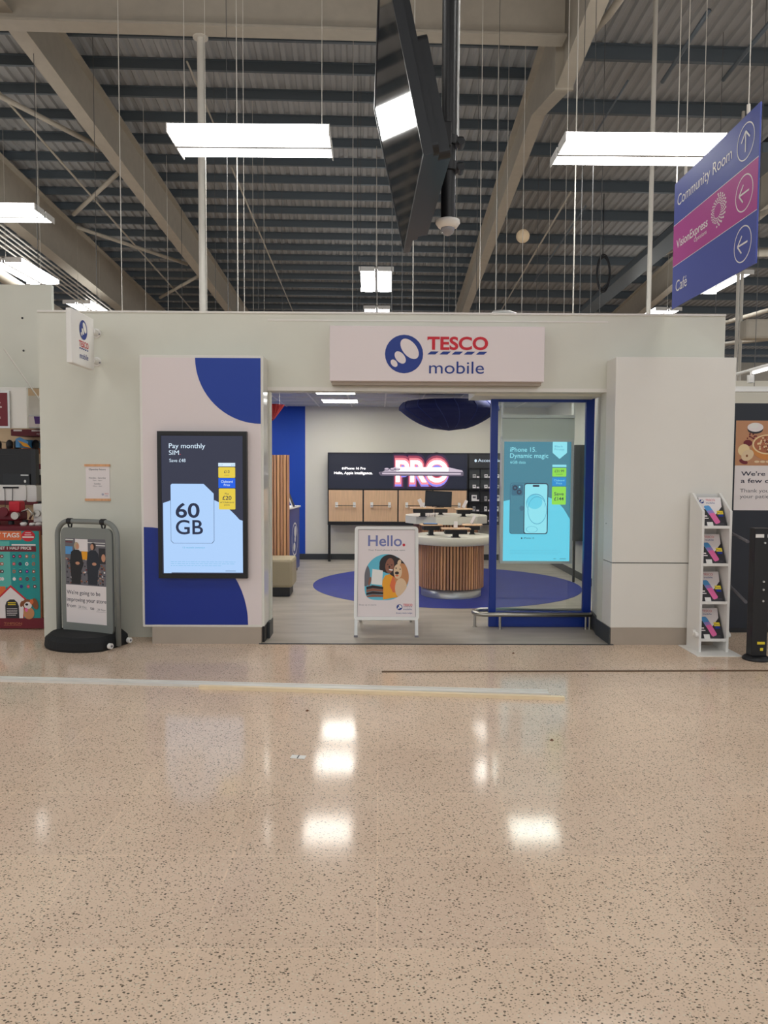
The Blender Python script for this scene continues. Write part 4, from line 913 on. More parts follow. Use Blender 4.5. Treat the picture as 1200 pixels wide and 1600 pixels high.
# lampshades
def shade(cx, cy, zt, R_, depth, m, ms, name, lab, lens=1):
    t = thing(name, lab, 'lampshade', (cx, cy, zt-depth))
    b = MB(); tip = -depth*.27*lens; pr = [(R_*(1-.10*lens), 0)]+[(R_*(1-.10*lens*(1-k/3)**2), tip*k/3) for k in (1, 2)]+[(R_*math.sqrt(k/9) if lens else R_*(k/9), tip-(depth+tip)*(1-k/9)) for k in range(9, -1, -1)]
    pr[-1] = (.001, -depth)
    b.lathe((cx, cy, zt), pr, m, 48); b.lathe((cx, cy, zt), [(pr[0][0], 0), (.001, .0)], m, 48); b.build('shade', t)
    b = MB()
    for k in range(16):
        th = 2*pi*k/16; b.tube([(cx+(r*1.005)*cos(th+.25*i/10), cy+(r*1.005)*sin(th+.25*i/10), zt+z) for i, (r, z) in enumerate(pr[:-1])], .006, ms, 5)
    for j in (3, 5, 7): r, z = pr[j]; b.tube([(cx+r*1.005*cos(2*pi*i/40), cy+r*1.005*sin(2*pi*i/40), zt+z) for i in range(40)], .003, m, 4, True)
    b.build('seams', t)
    b = MB()
    for s in (-.6, .6): b = MB(); b.cyl((cx+s*R_, cy, zt), (cx+s*R_, cy, ZC-.008), .004, 'steel', 6); b.build('suspension_wire', t)
A = at(629, 628, 11.2); B_ = at(785, 628, 11.2); zl = at(700, 673, 11.2).z
shade((A.x+B_.x)/2-.05, 11.2, at(700, 629, 11.2).z, (B_.x-A.x)/2, at(700, 629, 11.2).z-zl, 'fabric_navy', 'fabric_navy_seam', 'large_lampshade', 'large navy fabric dome lampshade under the shop ceiling')
def redshade():
    A = at(444, 633, 10.9); zt = A.z; R_ = .17; cx = A.x-R_
    shade(cx, 10.9, zt, R_, .23, 'fabric_red', 'fabric_red_seam', 'large_lampshade', 'red fabric lampshade peeping out at the left of the opening', 0)
redshade()

# slatted counters
def slat_drum(cx, cy, R_, z0, z1, t, kick=True):
    b = MB(); b.lathe((cx, cy, 0), [(R_-.025, z0), (R_-.025, z1)], 'slat_back', 48); b.build('core', t)
    b = MB(); n = int(2*pi*R_/.042); rr = random.Random(2)
    for i in range(n):
        a = 2*pi*i/n; w = .026; d = .025
        M = Matrix.Rotation(a, 3, 'Z'); b.box((cx+(R_-.012)*cos(a), cy+(R_-.012)*sin(a), (z0+z1)/2), (d, w, z1-z0), rr.choice(['slat_wood', 'slat_wood', 'slat_light']), M)
    b.build('slats', t)
    if kick: b = MB(); b.lathe((cx, cy, 0), [(R_-.03, .006), (R_-.03, z0+.0), (.01, z0)], 'satin_alu', 48); b.build('plinth', t)
t = thing('round_counter', 'round white topped display counter clad in wooden slats, nearest the opening', 'counter', (.97, 9.86, .0065))
slat_drum(.97, 9.86, .43, .125, .70, t)
b = MB(); b.lathe((.97, 9.86, 0), [(.001, .70), (.52, .70), (.53, .71), (.53, .795), (.52, .805), (.001, .805)], 'counter_white', 56); b.build('counter_top', t)
t = thing('round_counter', 'taller white topped counter behind the nearest slatted one, carrying the monitor', 'counter', (1.0, 11.05, .0065))
slat_drum(1.0, 11.05, .48, .125, .89, t)
b = MB(); hexp = [(.62*(cos(radians(a))), .58*(sin(radians(a)))) for a in range(12, 372, 30)]
b.prism([(1.0+x_, 11.05+y_, .89) for x_, y_ in hexp], (0, 0, .11), 'counter_white'); b.build('counter_top', t)
def stand(cx, cy, z, zt, w, lab, rz=0):
    t = thing('display_stand', lab, 'display stand', (cx, cy, z), rz, 'phone display stands on the counters')
    h = zt-z
    b = MB(); b.box((0, 0, h-.008), (w, .20, .016), 'oak', None, .003); b.build('top_board', t, True)
    b = MB(); b.box((0, 0, h-.045), (w*.76, .15, .058), 'black', None, .003); b.build('box', t, True)
    b = MB(); b.box((0, 0, (h-.06)/2), (w*.2, .08, h-.06), 'black'); b.box((0, 0, .004), (w*.3, .12, .008), 'black'); b.build('stem', t, True)
stand(.985, 9.48, .805, at(712, 825, 9.48).z, .37, 'display stand at the front rim of the nearest counter, with a small upright phone'); stand(.69, 9.80, .805, at(672, 819, 9.8).z, .28, 'display stand at the left of the nearest counter, holding a dark tablet', .1)
stand(1.26, 9.98, .805, at(741, 819, 9.98).z, .27, 'display stand at the right of the nearest counter, with a leaning white tablet', -.1)
stand(.63, 10.62, 1.0, at(661, 793, 10.62).z, .36, 'display stand at the left of the taller counter, below left of the monitor'); stand(1.22, 10.68, 1.0, at(723, 794.5, 10.68).z, .25, 'display stand at the right of the taller counter, right of the monitor')
stand(.93, 11.15, 1.0, at(690, 793, 11.15).z, .26, 'display stand directly beneath the black monitor')
def phone(cx, cy, z, w, h, lean, lab, m='white', rz=0, cat='phone', name='display_phone'):
    t = MB(); M = Matrix.Rotation(rz, 3, 'Z') @ Matrix.Rotation(radians(lean), 3, 'Y') @ Matrix.Rotation(radians(-12), 3, 'X')
    zz = z+h/2*cos(radians(abs(lean)))+w/2*sin(radians(abs(lean)))
    t.box((cx, cy, zz), (w, .012, h), m, M, .004); t.box(Vector((cx, cy, zz))+M @ Vector((0, -.0065, 0)), (w*.88, .001, h*.9), 'paper' if m == 'white' else 'black', M)
    t.cyl((cx, cy+.02, z), (cx, cy+.01, zz), .01, 'satin_alu', 8)
    tag(t.build(name), lab, cat)
phone(.985, 9.48, at(712, 825, 9.48).z, .05, .085, 0, 'small pale upright phone on the front stand of the nearest counter')
phone(1.27, 9.98, at(741, 819, 9.98).z, .035, .13, 28, 'white phone leaning on the right stand of the nearest counter')
phone(.60, 10.62, at(661, 793, 10.62).z, .055, .12, -25, 'white phone leaning left on the left stand of the taller counter'); phone(1.24, 10.68, at(723, 794.5, 10.68).z, .045, .12, 28, 'white phone leaning right on the right stand of the taller counter')
b = MB(); z = at(672, 819, 9.8).z; b.box((.68, 9.78, z+.006), (.19, .13, .01), 'black', None, .003); b.box((.68, 9.78, z+.0115), (.17, .11, .001), 'phone_blue'); tag(b.build('tablet'), 'dark tablet lying flat on the left stand of the nearest counter', 'tablet')
z0 = at(685, 793, 11.15).z; mx = at(685, 779, 11.15).x
t = thing('monitor', 'black desktop monitor on the taller counter', 'monitor', (mx, 11.15, z0))
b = MB(); M = Matrix.Rotation(radians(-5), 3, 'X'); cz = at(685, 779.5, 11.15).z; b.box((mx, 11.15, cz), (.40, .03, .235), 'black', M @ Matrix.Rotation(radians(2), 3, 'Y'), .006); b.build('casing', t)
b = MB(); b.box((mx, 11.15-.016, cz-.0), (.375, .002, .205), 'navy_board', M @ Matrix.Rotation(radians(2), 3, 'Y')); b.build('display', t)
b = MB(); b.box((mx, 11.17, z0+.03), (.05, .03, .1), 'black'); b.box((mx, 11.16, z0+.004), (.16, .12, .008), 'black'); b.build('foot', t)
R_ = random.Random(9)
b = MB()
for i in range(5):
    x_ = .66+.038*i; b.cyl((x_, 10.72, 1.0), (x_, 10.72, 1.06+.03*R_.random()), .011, 'clear_acrylic', 10); b.cyl((x_, 10.72, 1.0), (x_, 10.72, 1.008), .013, 'steel', 10)
tag(b.build('acrylic_holder'), 'clear acrylic holder on the left front of the taller counter', 'holder')

# back wall display: screen header, four oak panels
DY = 13.42
t = thing('phone_display_wall', 'black framed display on the back wall with four oak panels under a lit screen reading PRO', 'display unit', (at(620, 870, DY).x, DY+.15, .004))
b = MB(); q = pane_y(b, 512, 707, DY); q.slab(512, 707, 731, 818, 'black', -.30, -.02); q.frame(512, 707, 731, 818, 1.6, 'black', -.02, 0); q.slab(512, 763, 731, 765, 'black', -.02, 0); q.slab(512, 814.5, 731, 820, 'black', -.02, .02)
for x_ in (567.5, 622, 676.5): q.slab(x_-.9, 765, x_+.9, 815, 'black', -.02, 0)
b.build('frame', t)
for x_ in (514.5, 729):
    b = MB(); A = at(x_, 840, DY); b.b2(A.x-.022, A.x+.022, DY, DY+.05, .004, at(600, 819, DY).z, 'black'); b.build('leg', t)
for k, (x0, x1) in enumerate(((513.6, 566.4), (568.6, 621), (623, 675.5), (677.6, 729.4))):
    b = MB(); q = pane_y(b, 512, 707, DY); q.slab(x0, 765.4, x1, 814.5, 'oak', -.02, -.006); pn = b.build('oak_panel', t)
    b = MB(); q = pane_y(b, 512, 707, DY); c_ = (x0+x1)/2; A, B_ = q.p(c_-12, 789.3, .03), q.p(c_+12, 789.3, .03); b.cyl(A, B_, .007, 'black', 8)
    b.build('rod', pn)
    for s in (-1, 1):
        b = MB(); q = pane_y(b, 512, 707, DY); c2 = q.p(c_+s*13.8, 788.5, 0); b.cyl(c2+Vector((0, 0, 0)), c2-Vector((0, .05, 0)), .022, 'black', 12); b.box(c2-Vector((0, .055, -.02)), (.05, .012, .06), 'white', None, .004); b.box(c2-Vector((0, .04, .03)), (.05, .03, .02), 'white'); b.build('security_mount', pn)
b = MB(); q = pane_y(b, 512, 707, DY); h0 = -.012
q.rect(513.5, 708.6, 729.5, 763, 's_black', h0)
q.text('iPhone 16 Pro', 538, 733.2, 3.6, 's_white', 33, h0+.002, .01); q.ell(535.6, 731.6, 1.4, 1.7, 's_white', h0+.002, 0, 12); q.text('Hello, Apple Intelligence.', 522, 740.6, 3.9, 's_white', 60, h0+.002, .012)
for off, mm, hh in ((.16, 's_halo0', .002), (.11, 's_halo1', .0045), (.065, 's_halo2', .007), (.02, 's_white', .0095)):
    vs, fs = glyphs('PRO', off); q.text('PRO', 659.0, 751+off*26, 31+off*52, mm, 80+off*62, h0+hh, off, 'c')
vs, fs = glyphs('PRO', .07); q.text('PRO', 659.0, 756, 33, 's_halo3', 84, h0+.0058, .07, 'c')
q.poly([(596, 737), (604, 733.5), (618, 728.8), (702, 729.5), (722, 734), (724, 738), (722, 742), (594, 742), (592, 738)], 's_silver', h0+.013)
q.poly([(593, 736.5), (724, 736.5), (724, 742), (721, 743), (596, 743), (593, 741)], 's_silverdk', h0+.014); q.rect(597, 738, 720, 740.5, 's_silver', h0+.0145); q.rect(619, 729.3, 700, 735.5, 's_white', h0+.0142)
for x_ in (604, 613, 621): q.ell(x_, 732.5, 4.2, 2.3, 's_silverdk', h0+.015); q.ell(x_, 732, 3, 1.4, 's_silver', h0+.0155)
b.build('header_screen', t)

# accessories wall
t = thing('accessories_wall', 'dark wall rack of boxed accessories headed Accessories, right of the oak panels', 'display unit', (at(765, 870, DY).x, DY+.15, .004))
b = MB(); q = pane_y(b, 731, 707, DY); q.slab(732, 708, 806, 820, 'charcoal', -.30, -.06); q.frame(732, 708, 806, 820, 1.5, 'black', -.06, 0)
for k in range(5): x_ = 733+k*18.2; q.slab(x_-.5, 733, x_+.5, 820, 'black', -.06, 0)
for y_ in (732, 748, 764.5, 784.5, 800.5): q.slab(733, y_-.6, 805, y_+.6, 'black', -.06, 0)
q.slab(733, 709, 805, 731.5, 'charcoal', -.06, -.01)
b.build('rack', t)
b = MB(); q = pane_y(b, 731, 707, DY); q.text('Accessories', 747, 721.5, 4.6, 's_text', 39, -.008, .004); q.ell(743.5, 719.8, 1.9, 2.3, 's_text', -.008, 0, 14)  # lettering is no lamp; glow put into its colour to brighten it
for k in range(4):
    for y0 in (733.2, 749): q.rect(733.8+k*18.2, y0, 750.4+k*18.2, y0+14, 's_graphic', -.04)  # rack graphics drawn with a weak glow of their own
b.build('header', t)
for x_ in (733.5, 804.5):
    b = MB(); A = at(x_, 840, DY); b.b2(A.x-.02, A.x+.02, DY, DY+.05, .004, at(760, 819, DY).z, 'black'); b.build('leg', t)
k = 0
R_ = random.Random(11)
for r_, y0 in enumerate((747.0, 763.4, 783.4, 799.4, 815.5)):
    for c_ in range(4):
        xx = 742+c_*18.2; w_, h_ = (5, 6) if r_ < 2 else ((8, 10) if (r_ == 2 and c_ in (0, 2)) else (4, 8))
        b = MB(); q = pane_y(b, 731, 707, DY); q.slab(xx-w_/2, y0-h_, xx+w_/2, y0-.6, 'white' if (r_+c_) % 3 else 'satin_alu', -.05, -.02); q.slab(xx+3.5, y0-3, xx+7.5, y0-.6, 'paper', -.008, -.004)
        b.add([q.p(xx-w_*.3, y0-h_*.8, -.018), q.p(xx+w_*.3, y0-h_*.8, -.018), q.p(xx+w_*.3, y0-h_*.5, -.018), q.p(xx-w_*.3, y0-h_*.5, -.018)], [(0, 1, 2, 3)], 'ink_grey')
        tag(b.build('accessory_box'), 'small pale boxed accessory hanging in the dark accessories rack', 'box', 'boxed accessories in the dark rack')
# dark shelving on the right wall seen through glass
t = thing('side_wall_rack', 'dark rack on the right wall glimpsed through the edge of the glass', 'display unit', (2.95, 12.3, .004))
b = MB(); b.b2(2.90, 3.085, 11.0, 13.3, .62, 2.05, 'charcoal'); b.build('rack', t)
for z in (.85, 1.15, 1.45, 1.75):
    b = MB(); b.b2(2.72, 2.90, 11.05, 13.2, z, z+.02, 'satin_alu'); b.b2(2.74, 2.9, 11.1, 11.2, z+.02, z+.14, 'white') if False else None; b.build('shelf', t)
b = MB(); b.b2(2.90, 2.93, 11.0, 11.03, .004, .62, 'black'); b.b2(2.90, 2.93, 13.2, 13.23, .004, .62, 'black'); b.build('leg', t)

# slatted screen, bench, blue podium on the left
A = at(452, 800, 10.2); zt = at(440, 711, 10.2).z
t = thing('slatted_screen', 'tall light wooden slatted screen at the left inside the shop', 'screen', (A.x-.6, 10.25, .004))
b = MB(); b.b2(A.x-1.2, A.x-.01, 10.23, 10.26, .004, zt, 'slat_back'); b.build('core', t)
b = MB(); x_ = A.x; i = 0; R_ = random.Random(5)
while x_ > A.x-1.2: b.b2(x_-.033, x_, 10.19, 10.23, .004, zt+.0, R_.choice(['slat_light', 'slat_light', 'slat_wood'])); x_ -= .044
b.build('slats', t)
A = at(459, 900, 9.75)
t = thing('bench_stool', 'beige upholstered cube stool on a dark foot at the left inside the shop', 'stool', (A.x-.25, 9.85, .004))
zt = at(445, 872, 9.75).z; zb0 = at(445, 918, 9.62).z
b = MB(); b.box((A.x-.25, 9.84, (zt+zb0)/2), (.5, .5, zt-zb0), 'bench_fabric', None, .035); b.build('seat', t)
b = MB(); b.b2(A.x-.5+.04, A.x-.04, 9.64, 10.04, .004, zb0+.01, 'charcoal', .01); b.build('foot', t)
t = thing('podium', 'blue podium with a white ring logo beside the slatted screen', 'podium', (-1.45, 12.0, .004))
A = at(452.5, 890, 11.5); B_ = at(468, 885, 12.3)
def pv(p, dz): return Vector((p.x, p.y, dz))
zt = 1.07; th = Vector((-.25, 0, 0))
b = MB(); b.prism([pv(A, .06), pv(B_, .06), pv(B_+Vector((-.45, 0, 0)), .06), pv(A+Vector((-.45, 0, 0)), .06)], (0, 0, zt-.08), 'pod_blue'); b.build('body', t)
b = MB(); b.prism([pv(A+Vector((.02, -.02, 0)), zt-.02), pv(B_+Vector((.02, .02, 0)), zt-.02), pv(B_+Vector((-.47, .02, 0)), zt-.02), pv(A+Vector((-.47, -.02, 0)), zt-.02)], (0, 0, .025), 'white'); b.build('top', t)
b = MB(); d = (B_-A); d.z = 0; L = d.length; q = Pane(b, pv(A, zt-.02), 0, 0, L, 1, d, (0, 0, 1)); q.ring(.5, .50, .30, .27, .1, 'white', .003); q.ell(.55, .38, .12, .09, 'white', .003); q.ell(.45, .62, .10, .07, 'white', .003); q.ell(.52, .5, .06, .05, 'white', .0035); b.build('logo', t)
b = MB(); b.prism([pv(A+Vector((-.03, .03, 0)), .004), pv(B_+Vector((-.03, -.05, 0)), .004), pv(B_+Vector((-.4, -.05, 0)), .004), pv(A+Vector((-.4, .03, 0)), .004)], (0, 0, .06), 'charcoal'); b.build('foot', t)
b = MB(); c_ = (A+B_)/2; c_.z = zt+.005; b.box(c_+Vector((-.06, -.1, .13)), (.02, .24, .30), 'white', Matrix.Rotation(radians(-22), 3, 'Y'), .003); b.box(c_+Vector((-.048, -.1, .133)), (.004, .22, .28), 'black', Matrix.Rotation(radians(-22), 3, 'Y'))
tag(b.build('tilted_tablet'), 'tilted white edged tablet on top of the blue podium', 'tablet')

# ------------------------------------------------------------------ key and shoe repair shop at far left
KY = 8.3
b = MB(); A = at(80, 445, KY); z0 = at(40, 606, KY).z; b.b2(A.x-2.6, A.x, KY, KY+.06, z0, A.z, 'wall_white')
for px, py in ((35, 497), (37, 548)): c_ = at(px, py, KY); b.cyl(c_, c_-Vector((0, .004, 0)), .012, 'black', 10)
tag(b.build('blank_board'), 'large blank cream panel above the key and shoe repair shop', 'panel')
b = MB(); b.cyl(at(6, 545, KY-.1), at(64, 628, KY-.1), .008, 'cable_light', 6); tag(b.build('stay_rod'), 'thin pale diagonal stay rod over the blank cream panel', 'rod')
b = MB(); x0, x1, z0, z1 = rng(-90, 42, 605, 669, 8.0); b.b2(x0, x1, 8.0, 8.04, z0, z1, 'panel_white', .004); tag(b.build('bulkhead_panel'), 'white bulkhead under the blank cream panel at the far left', 'panel')
t = thing('burgundy_sign', 'burgundy sign in a pale grey frame cut off by the left edge', 'sign', at(-10, 668, 7.98))
b = MB(); q = pane_y(b, 0, 610, 7.99); q.slab(-60, 611, 15.5, 668, 'satin_alu', 0, .02); b.build('frame', t)
b = MB(); q = pane_y(b, 0, 610, 7.99); q.rect(-57, 614, 12.5, 665, 'burgundy', .022)
q.text('shoes', -18, 630, 2.6, 'paper', 20, .023); q.text('repairs while', -42, 637, 3.4, 'paper', 46, .023, .01); q.text('you wait', -24, 653, 3.2, 'paper', 26, .023, .01); b.build('panel', t)
# back wall of the kiosk
KB = 9.6
b = MB(); x0 = at(-200, 700, KB).x; x1 = at(90, 700, KB).x; b.b2(x0, x1, KB, KB+.06, 0, 2.95, 'cream'); tag(b.build('kiosk_back_panel'), 'cream back panel of the key and shoe repair shop', 'panel')
b = MB(); q = pane_y(b, 45, 610, 9.0); q.slab(40, 618, 80, 668, 'panel_white', -.60, 0); tag(b.build('white_board'), 'white board behind the small framed purple picture', 'panel')
t = thing('framed_notice', 'small framed notice with a purple block above the burgundy shelf edge', 'notice', at(60, 668, 8.95)); b = MB(); q = pane_y(b, 45, 610, 8.998); q.slab(44, 648, 80, 668, 'satin_alu', .0, .02); b.build('frame', t)
b = MB(); q = pane_y(b, 45, 610, 8.998); q.rect(45.5, 650, 80, 666.5, 'paper', .021); q.poly([(53, 650), (75, 650), (75, 661.5), (55, 661.5)], 'purple', .022); b.build('sheet', t)
b = MB(); q = pane_y(b, 45, 610, 9.2); q.slab(16, 670, 90, 680, 'burgundy', -.40, 0); q.rect(20, 670.5, 33, 673, 'paper', .002); q.rect(48, 671, 70, 673, 'paper', .002); q.text('KEYS', 56, 678, 2, 'paper', 8, .002)
tag(b.build('shelf_edge_board'), 'burgundy header strip behind the hanging goods', 'board')
for k, (x_, m_) in enumerate(((-3, 'charcoal'), (15, 'charcoal'), (27, 'black'), (42, 'orange'), (56, 'charcoal'))):
    b = MB(); c_ = at(x_, 694, 9.35); b.lathe(c_, [(.001, .055), (.02, .05), (.038, .025), (.042, -.0), (.038, -.06), (.001, -.06)], m_, 16); b.b2(c_.x-.04, c_.x+.04, 9.33, 9.37, c_.z-.12, c_.z-.05, 'orange' if k % 2 else 'brown')
    b.cyl(c_+Vector((0, .0, .03)), c_+Vector((0, .248, .03)), .006, 'steel', 6)
    tag(b.build('hanging_polish_pack'), 'round topped pack hanging on a rail above the black monitor, far left' , 'pack', 'packs hanging above the black monitor')
b = MB(); q = pane_y(b, 20, 690, 9.0); q.poly([(24, 686), (31, 683), (44, 690), (42, 696), (30, 692)], 'phone_blue', 0); q.poly([(28, 688), (42, 693), (48, 700), (36, 697)], 'yellow', .002)
b.add([q.p(24, 686, -.004), q.p(31, 683, -.004), q.p(44, 690, -.004)], [(0, 1, 2)], 'teal'); q.slab(24, 686, 30, 699, 'phone_blue', -.6, -.005); tag(b.build('bright_leaflet'), 'blue and yellow leaflet sticking up above the black monitor, far left', 'leaflet')
t = thing('kiosk_monitor', 'large black monitor back on the key shop counter', 'monitor', at(22, 758, 8.4))
b = MB(); q = pane_y(b, 0, 700, 8.4); q.rslab(-45, 701, 55, 757, 3, 'black', -.08, 0); q.slab(-5, 709.5, 24, 711, 'charcoal', 0, .003); b.build('casing', t)
b = MB(); q = pane_y(b, 0, 700, 8.4); q.slab(48, 703, 55, 757, 'tv_case', 0, .01); q.slab(5, 740, 46, 757, 'tv_case', 0, .02); q.ell(39, 751.5, 1.7, 2.4, 'white', .022); q.slab(33, 741, 45, 743, 'satin_alu', .02, .03); b.build('connector_bay', t)
b = MB(); c_ = at(30, 790, 8.42); zc_ = 1.14; b.b2(c_.x-.04, c_.x+.04, 8.42, 8.48, zc_, at(30, 756, 8.4).z, 'black'); b.build('stem', t)
# goods on the counter
zc_ = at(30, 819, 8.0).z
t = thing('engraving_machine', 'white boxy machine under the black monitor at the far left', 'machine', at(15, 790, 8.25)); b = MB(); q = pane_y(b, 0, 757, 8.2); q.rslab(-20, 758, 40, 782, 3, 'white', -.2, 0); q.rslab(39, 758, 55, 784, 3, 'alu_white', -.22, -.02); b.build('body', t)
b = MB(); q = pane_y(b, 0, 757, 8.2); q.slab(5, 760.5, 29, 763, 'black', 0, .01); q.line(8, 763, 8, 800, 1, 'black', .01); q.line(20, 763, 19, 785, 1, 'black', .01); b.build('handle', t)
t = thing('key_cutting_machine', 'red key cutting machine with chrome parts on the key shop counter', 'machine', (at(15, 810, 8.0).x, 8.0, zc_))
b = MB(); c_ = at(12, 795, 8.0); b.box((c_.x, 8.0, zc_+.09), (.34, .2, .10), 'burgundy', None, .02); b.box((c_.x+.1, 8.0, zc_+.19), (.12, .14, .12), 'red', None, .02); b.build('body', t)
b = MB(); b.cyl((c_.x+.02, 7.88, zc_+.14), (c_.x+.02, 7.86, zc_+.14), .05, 'burgundy', 20); b.cyl((c_.x+.15, 7.88, zc_+.1), (c_.x+.15, 7.84, zc_+.1), .04, 'steel', 20); b.tube([(c_.x+.2, 7.9, zc_+.14), (c_.x+.27, 7.9, zc_+.17), (c_.x+.31, 7.9, zc_+.12), (c_.x+.28, 7.9, zc_+.06)], .012, 'steel', 8); b.build('wheel', t)
b = MB(); 
for dx in (-.1, .05, .2): b.cyl((c_.x+dx, 7.97, zc_), (c_.x+dx, 7.97, zc_+.05), .03, 'charcoal', 12)
b.build('foot', t)
b = MB(); b.box((c_.x+.34, 8.05, zc_+.12), (.10, .18, .2), 'alu_white', None, .01); b.cyl((c_.x+.34, 7.95, zc_+.12), (c_.x+.34, 7.93, zc_+.12), .035, 'steel', 16); tag(b.build('grinder'), 'small pale grinder beside the red key cutting machine', 'machine')
for k, (x_, s_) in enumerate(((37, .03), (50, .025), (60, .028))):
    b = MB(); c2 = at(x_, 815, 7.8); b.lathe((c2.x, 7.8, zc_), [(.001, 0), (s_, 0), (s_*1.2, s_*.8), (s_*.7, s_*1.2), (.001, s_*1.2)], 'white', 14); tag(b.build('small_dish'), 'small white dish on the burgundy counter edge, far left', 'dish', 'white dishes on the key shop counter')
b = MB(); x0 = at(-200, 820, 7.7).x; x1 = at(65.5, 824, 7.7).x; b.b2(x0, x1, 7.68, 8.7, zc_-.09, zc_, 'burgundy'); b.b2(x0, x1-.03, 7.74, 8.7, .004, zc_-.09, 'cream')
b.b2(x0, x1-.06, 7.66, 7.68, zc_-.115, zc_-.09, 'panel_white'); tag(b.build('kiosk_counter'), 'burgundy topped counter of the key and shoe repair shop', 'counter')
b = MB(); b.b2(at(-20, 820, 9.5).x, at(75, 820, 9.5).x, 9.45, 9.55, 1.2, 1.72, 'burgundy'); b.b2(at(-20, 820, 9.5).x, at(75, 820, 9.5).x, 9.40, 9.45, 1.62, 1.64, 'steel'); tag(b.build('goods_rack'), 'burgundy goods rack behind the black monitor at the far left', 'rack')
b = MB(); q = pane_y(b, 50, 735, 8.9); q.slab(53, 733, 62, 742, 'satin_alu', -.05, 0); q.slab(58, 742, 66, 950, 'print_dark', -.05, 0); tag(b.build('dark_cabinet'), 'narrow dark cabinet with a grey label beside the wall edge, far left', 'cabinet')
# teal poster panel
PYK = 7.61
t = thing('teal_poster_panel', 'teal pet tags poster with kennel and brown puppy on the counter front', 'poster', (at(20, 982, PYK).x, PYK, .0))
b = MB(); q = pane_y(b, 0, 810, PYK); k = 90/758
def zx(x_): return x_*k
def zy(y_): return 810+y_*k
q.slab(-70, zy(163), zx(525), zy(1330), 'brown', -.02, 0); q.slab(-70, zy(1320), zx(550), zy(1460), 'burgundy', -.02, .004); q.slab(zx(525), zy(1330), zx(556), zy(1450), 'black', -.03, .0); b.build('board', t)
b = MB(); q = pane_y(b, 0, 810, PYK)
q.rect(-70, zy(165), zx(505), zy(1322), 'teal', .001); q.poly([(-70, zy(300)), (zx(115), zy(300)), (zx(130), zy(900)), (-70, zy(1000))], 'teal_light', .0014)
q.rect(-70, zy(168), zx(275), zy(285), 'orange', .002); q.text('PET TAGS', -16, zy(248), 6.6, 'white', zx(250)+16, .003, .02)
q.ell(zx(365), zy(230), 10.6, 8.6, 'red', .0035); q.rect(zx(290), zy(236), zx(440), zy(254), 'white', .0045); q.rect(zx(330), zy(185), zx(400), zy(192), 'paper', .0045); q.rect(zx(320), zy(212), zx(410), zy(220), 'paper', .0045)
q.rect(zx(145), zy(338), zx(460), zy(358), 'paper', .003); q.rect(-70, zy(364), zx(465), zy(437), 'burgundy', .003); q.text('BUY 1 GET 1 HALF PRICE', -24, zy(408), 4.2, 'white', 72, .004, .02)
R_ = random.Random(8)
for rr_, y_ in enumerate((500, 600, 700, 800, 900)):
    for x_ in ((-60, -20, 15, 170, 252, 340, 428) if rr_ < 4 else (262, 352, 438)):
        q.ell(zx(x_), zy(y_), 2.6, 2.8, R_.choice(['print_dark', 'burgundy', 'logo_blue', 'cereal', 'paper', 'brown']), .003, 0, 12); q.ell(zx(x_), zy(y_), 1.3, 1.3, R_.choice(['paper', 'pink_gloss', 'logo_blue', 'teal']), .004, 0, 10); q.rect(zx(x_)-2, zy(y_)-4.6, zx(x_)+2, zy(y_)-4.1, 'teal_light', .003)
q.rrect(-20, zy(900), zx(52), zy(1055), 1.5, 'orange', .003)
q.poly([(-6, zy(1322)), (-6, zy(1050)), (zx(120), zy(880)), (zx(330), zy(1070)), (zx(285), zy(1322))], 'red', .004); q.poly([(-4, zy(1322)), (-4, zy(1060)), (zx(120), zy(912)), (zx(300), zy(1070)), (zx(275), zy(1322))], 'paper', .005)
q.poly([(zx(48), zy(1322)), (zx(45), zy(1150)), (zx(65), zy(1100)), (zx(110), zy(1072)), (zx(165), zy(1072)), (zx(205), zy(1110)), (zx(225), zy(1160)), (zx(228), zy(1322))], 'print_dark', .006)
q.rect(zx(80), zy(1110), zx(185), zy(1122), 'label_yellow', .007); q.rect(zx(80), zy(1135), zx(185), zy(1145), 'label_yellow', .007); q.lines(zx(65), zy(1190), zx(205), 5, 2.6, .8, 'paper', .007, 7)
q.ell(zx(335), zy(1130), 8, 7.6, 'brown', .0065); q.ell(zx(440), zy(1130), 4.6, 9, 'brown', .0075, -15); q.ell(zx(345), zy(1150), 6, 5.6, 'paper', .0075); q.ell(zx(330), zy(1138), 2.4, 1.8, 'black', .0085); q.ell(zx(355), zy(1255), 8.5, 9.5, 'dog_tan', .0062); q.ell(zx(395), zy(1100), 3, 4, 'orange', .008); q.ell(zx(265), zy(1130), 2.6, 5, 'brown', .0072, 20); q.ell(zx(325), zy(1210), 2.2, 3.2, 'pink_gloss', .0085)
q.text('TIMPSON', zx(22), zy(1408), 3.6, 'cereal', zx(238), .006, .01); q.rect(zx(22), zy(1416), zx(250), zy(1421), 'cereal', .006)
b.build('poster', t)

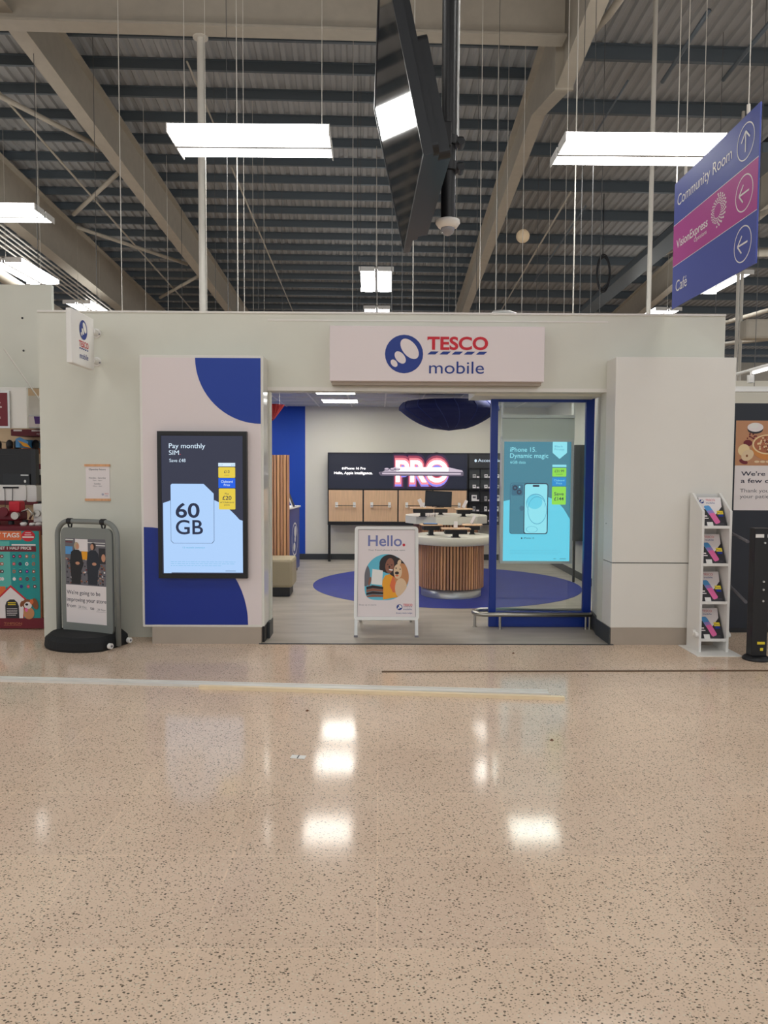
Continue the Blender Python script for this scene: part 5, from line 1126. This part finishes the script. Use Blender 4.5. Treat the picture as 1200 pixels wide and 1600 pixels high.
# ------------------------------------------------------------------ things lying on the floor
def plank(A, B_, w, h, m, name, lab, cat, z0=0.0, lip=False):
    A, B_ = Vector((A[0], A[1], 0)), Vector((B_[0], B_[1], 0)); d = (B_-A).normalized(); s = Vector((-d.y, d.x, 0)); b = MB()
    if lip: pts = [(-w/2, 0), (-w/2, h*1.4), (-w/2+.008, h*1.4), (-w/2+.008, h*.5), (w/2-.02, h*.5), (w/2-.02, h), (w/2, h), (w/2, 0)]
    else: pts = [(-w/2, 0), (-w/2, h), (w/2, h), (w/2, 0)]
    b.prism([A+s*x_+Vector((0, 0, z0+z_)) for x_, z_ in pts], B_-A, m); tag(b.build(name), lab, cat)
plank((-3.9, 5.845), (1.27, 5.44), .12, .012, 'panel_white', 'metal_channel', 'long pale metal channel lying on the floor, parallel to the wooden batten', 'channel', 0, True)
plank((-1.35, 5.545), (1.35, 5.285), .038, .026, 'pine', 'wooden_batten', 'long pale pine batten lying in front of the metal channel', 'batten')
plank((.03, 6.02), (4.2, 6.10), .022, .008, 'brown_strip', 'floor_strip', 'thin brown strip lying on the floor before the shop, right side', 'strip')
t = MB(); c_ = atz(466, 1183); M = Matrix.Rotation(radians(-8), 3, 'Z'); t.box((c_.x, c_.y, .0015), (.085, .05, .002), 'white', M); t.box((c_.x, c_.y, .003), (.007, .05, .0008), 'black', M); tag(t.build('paper_card'), 'small white card with a dark stripe lying on the floor', 'card')
for px, py, lb in ((802, 1021, 'small dark scrap on the floor below the glass panel'), (480, 1111, 'small brown scrap on the floor behind the white card'), (862, 1157, 'small dark scrap on the floor in front of the pine batten end')):
    c_ = atz(px, py); b = MB(); b.add([(c_.x-.014, c_.y, .0), (c_.x, c_.y-.012, 0), (c_.x+.016, c_.y+.003, 0), (c_.x+.003, c_.y+.014, 0), (c_.x, c_.y, .012)], [(0, 1, 4), (1, 2, 4), (2, 3, 4), (3, 0, 4), (3, 2, 1, 0)], 'slat_back'); tag(b.build('floor_scrap'), lb, 'scrap')
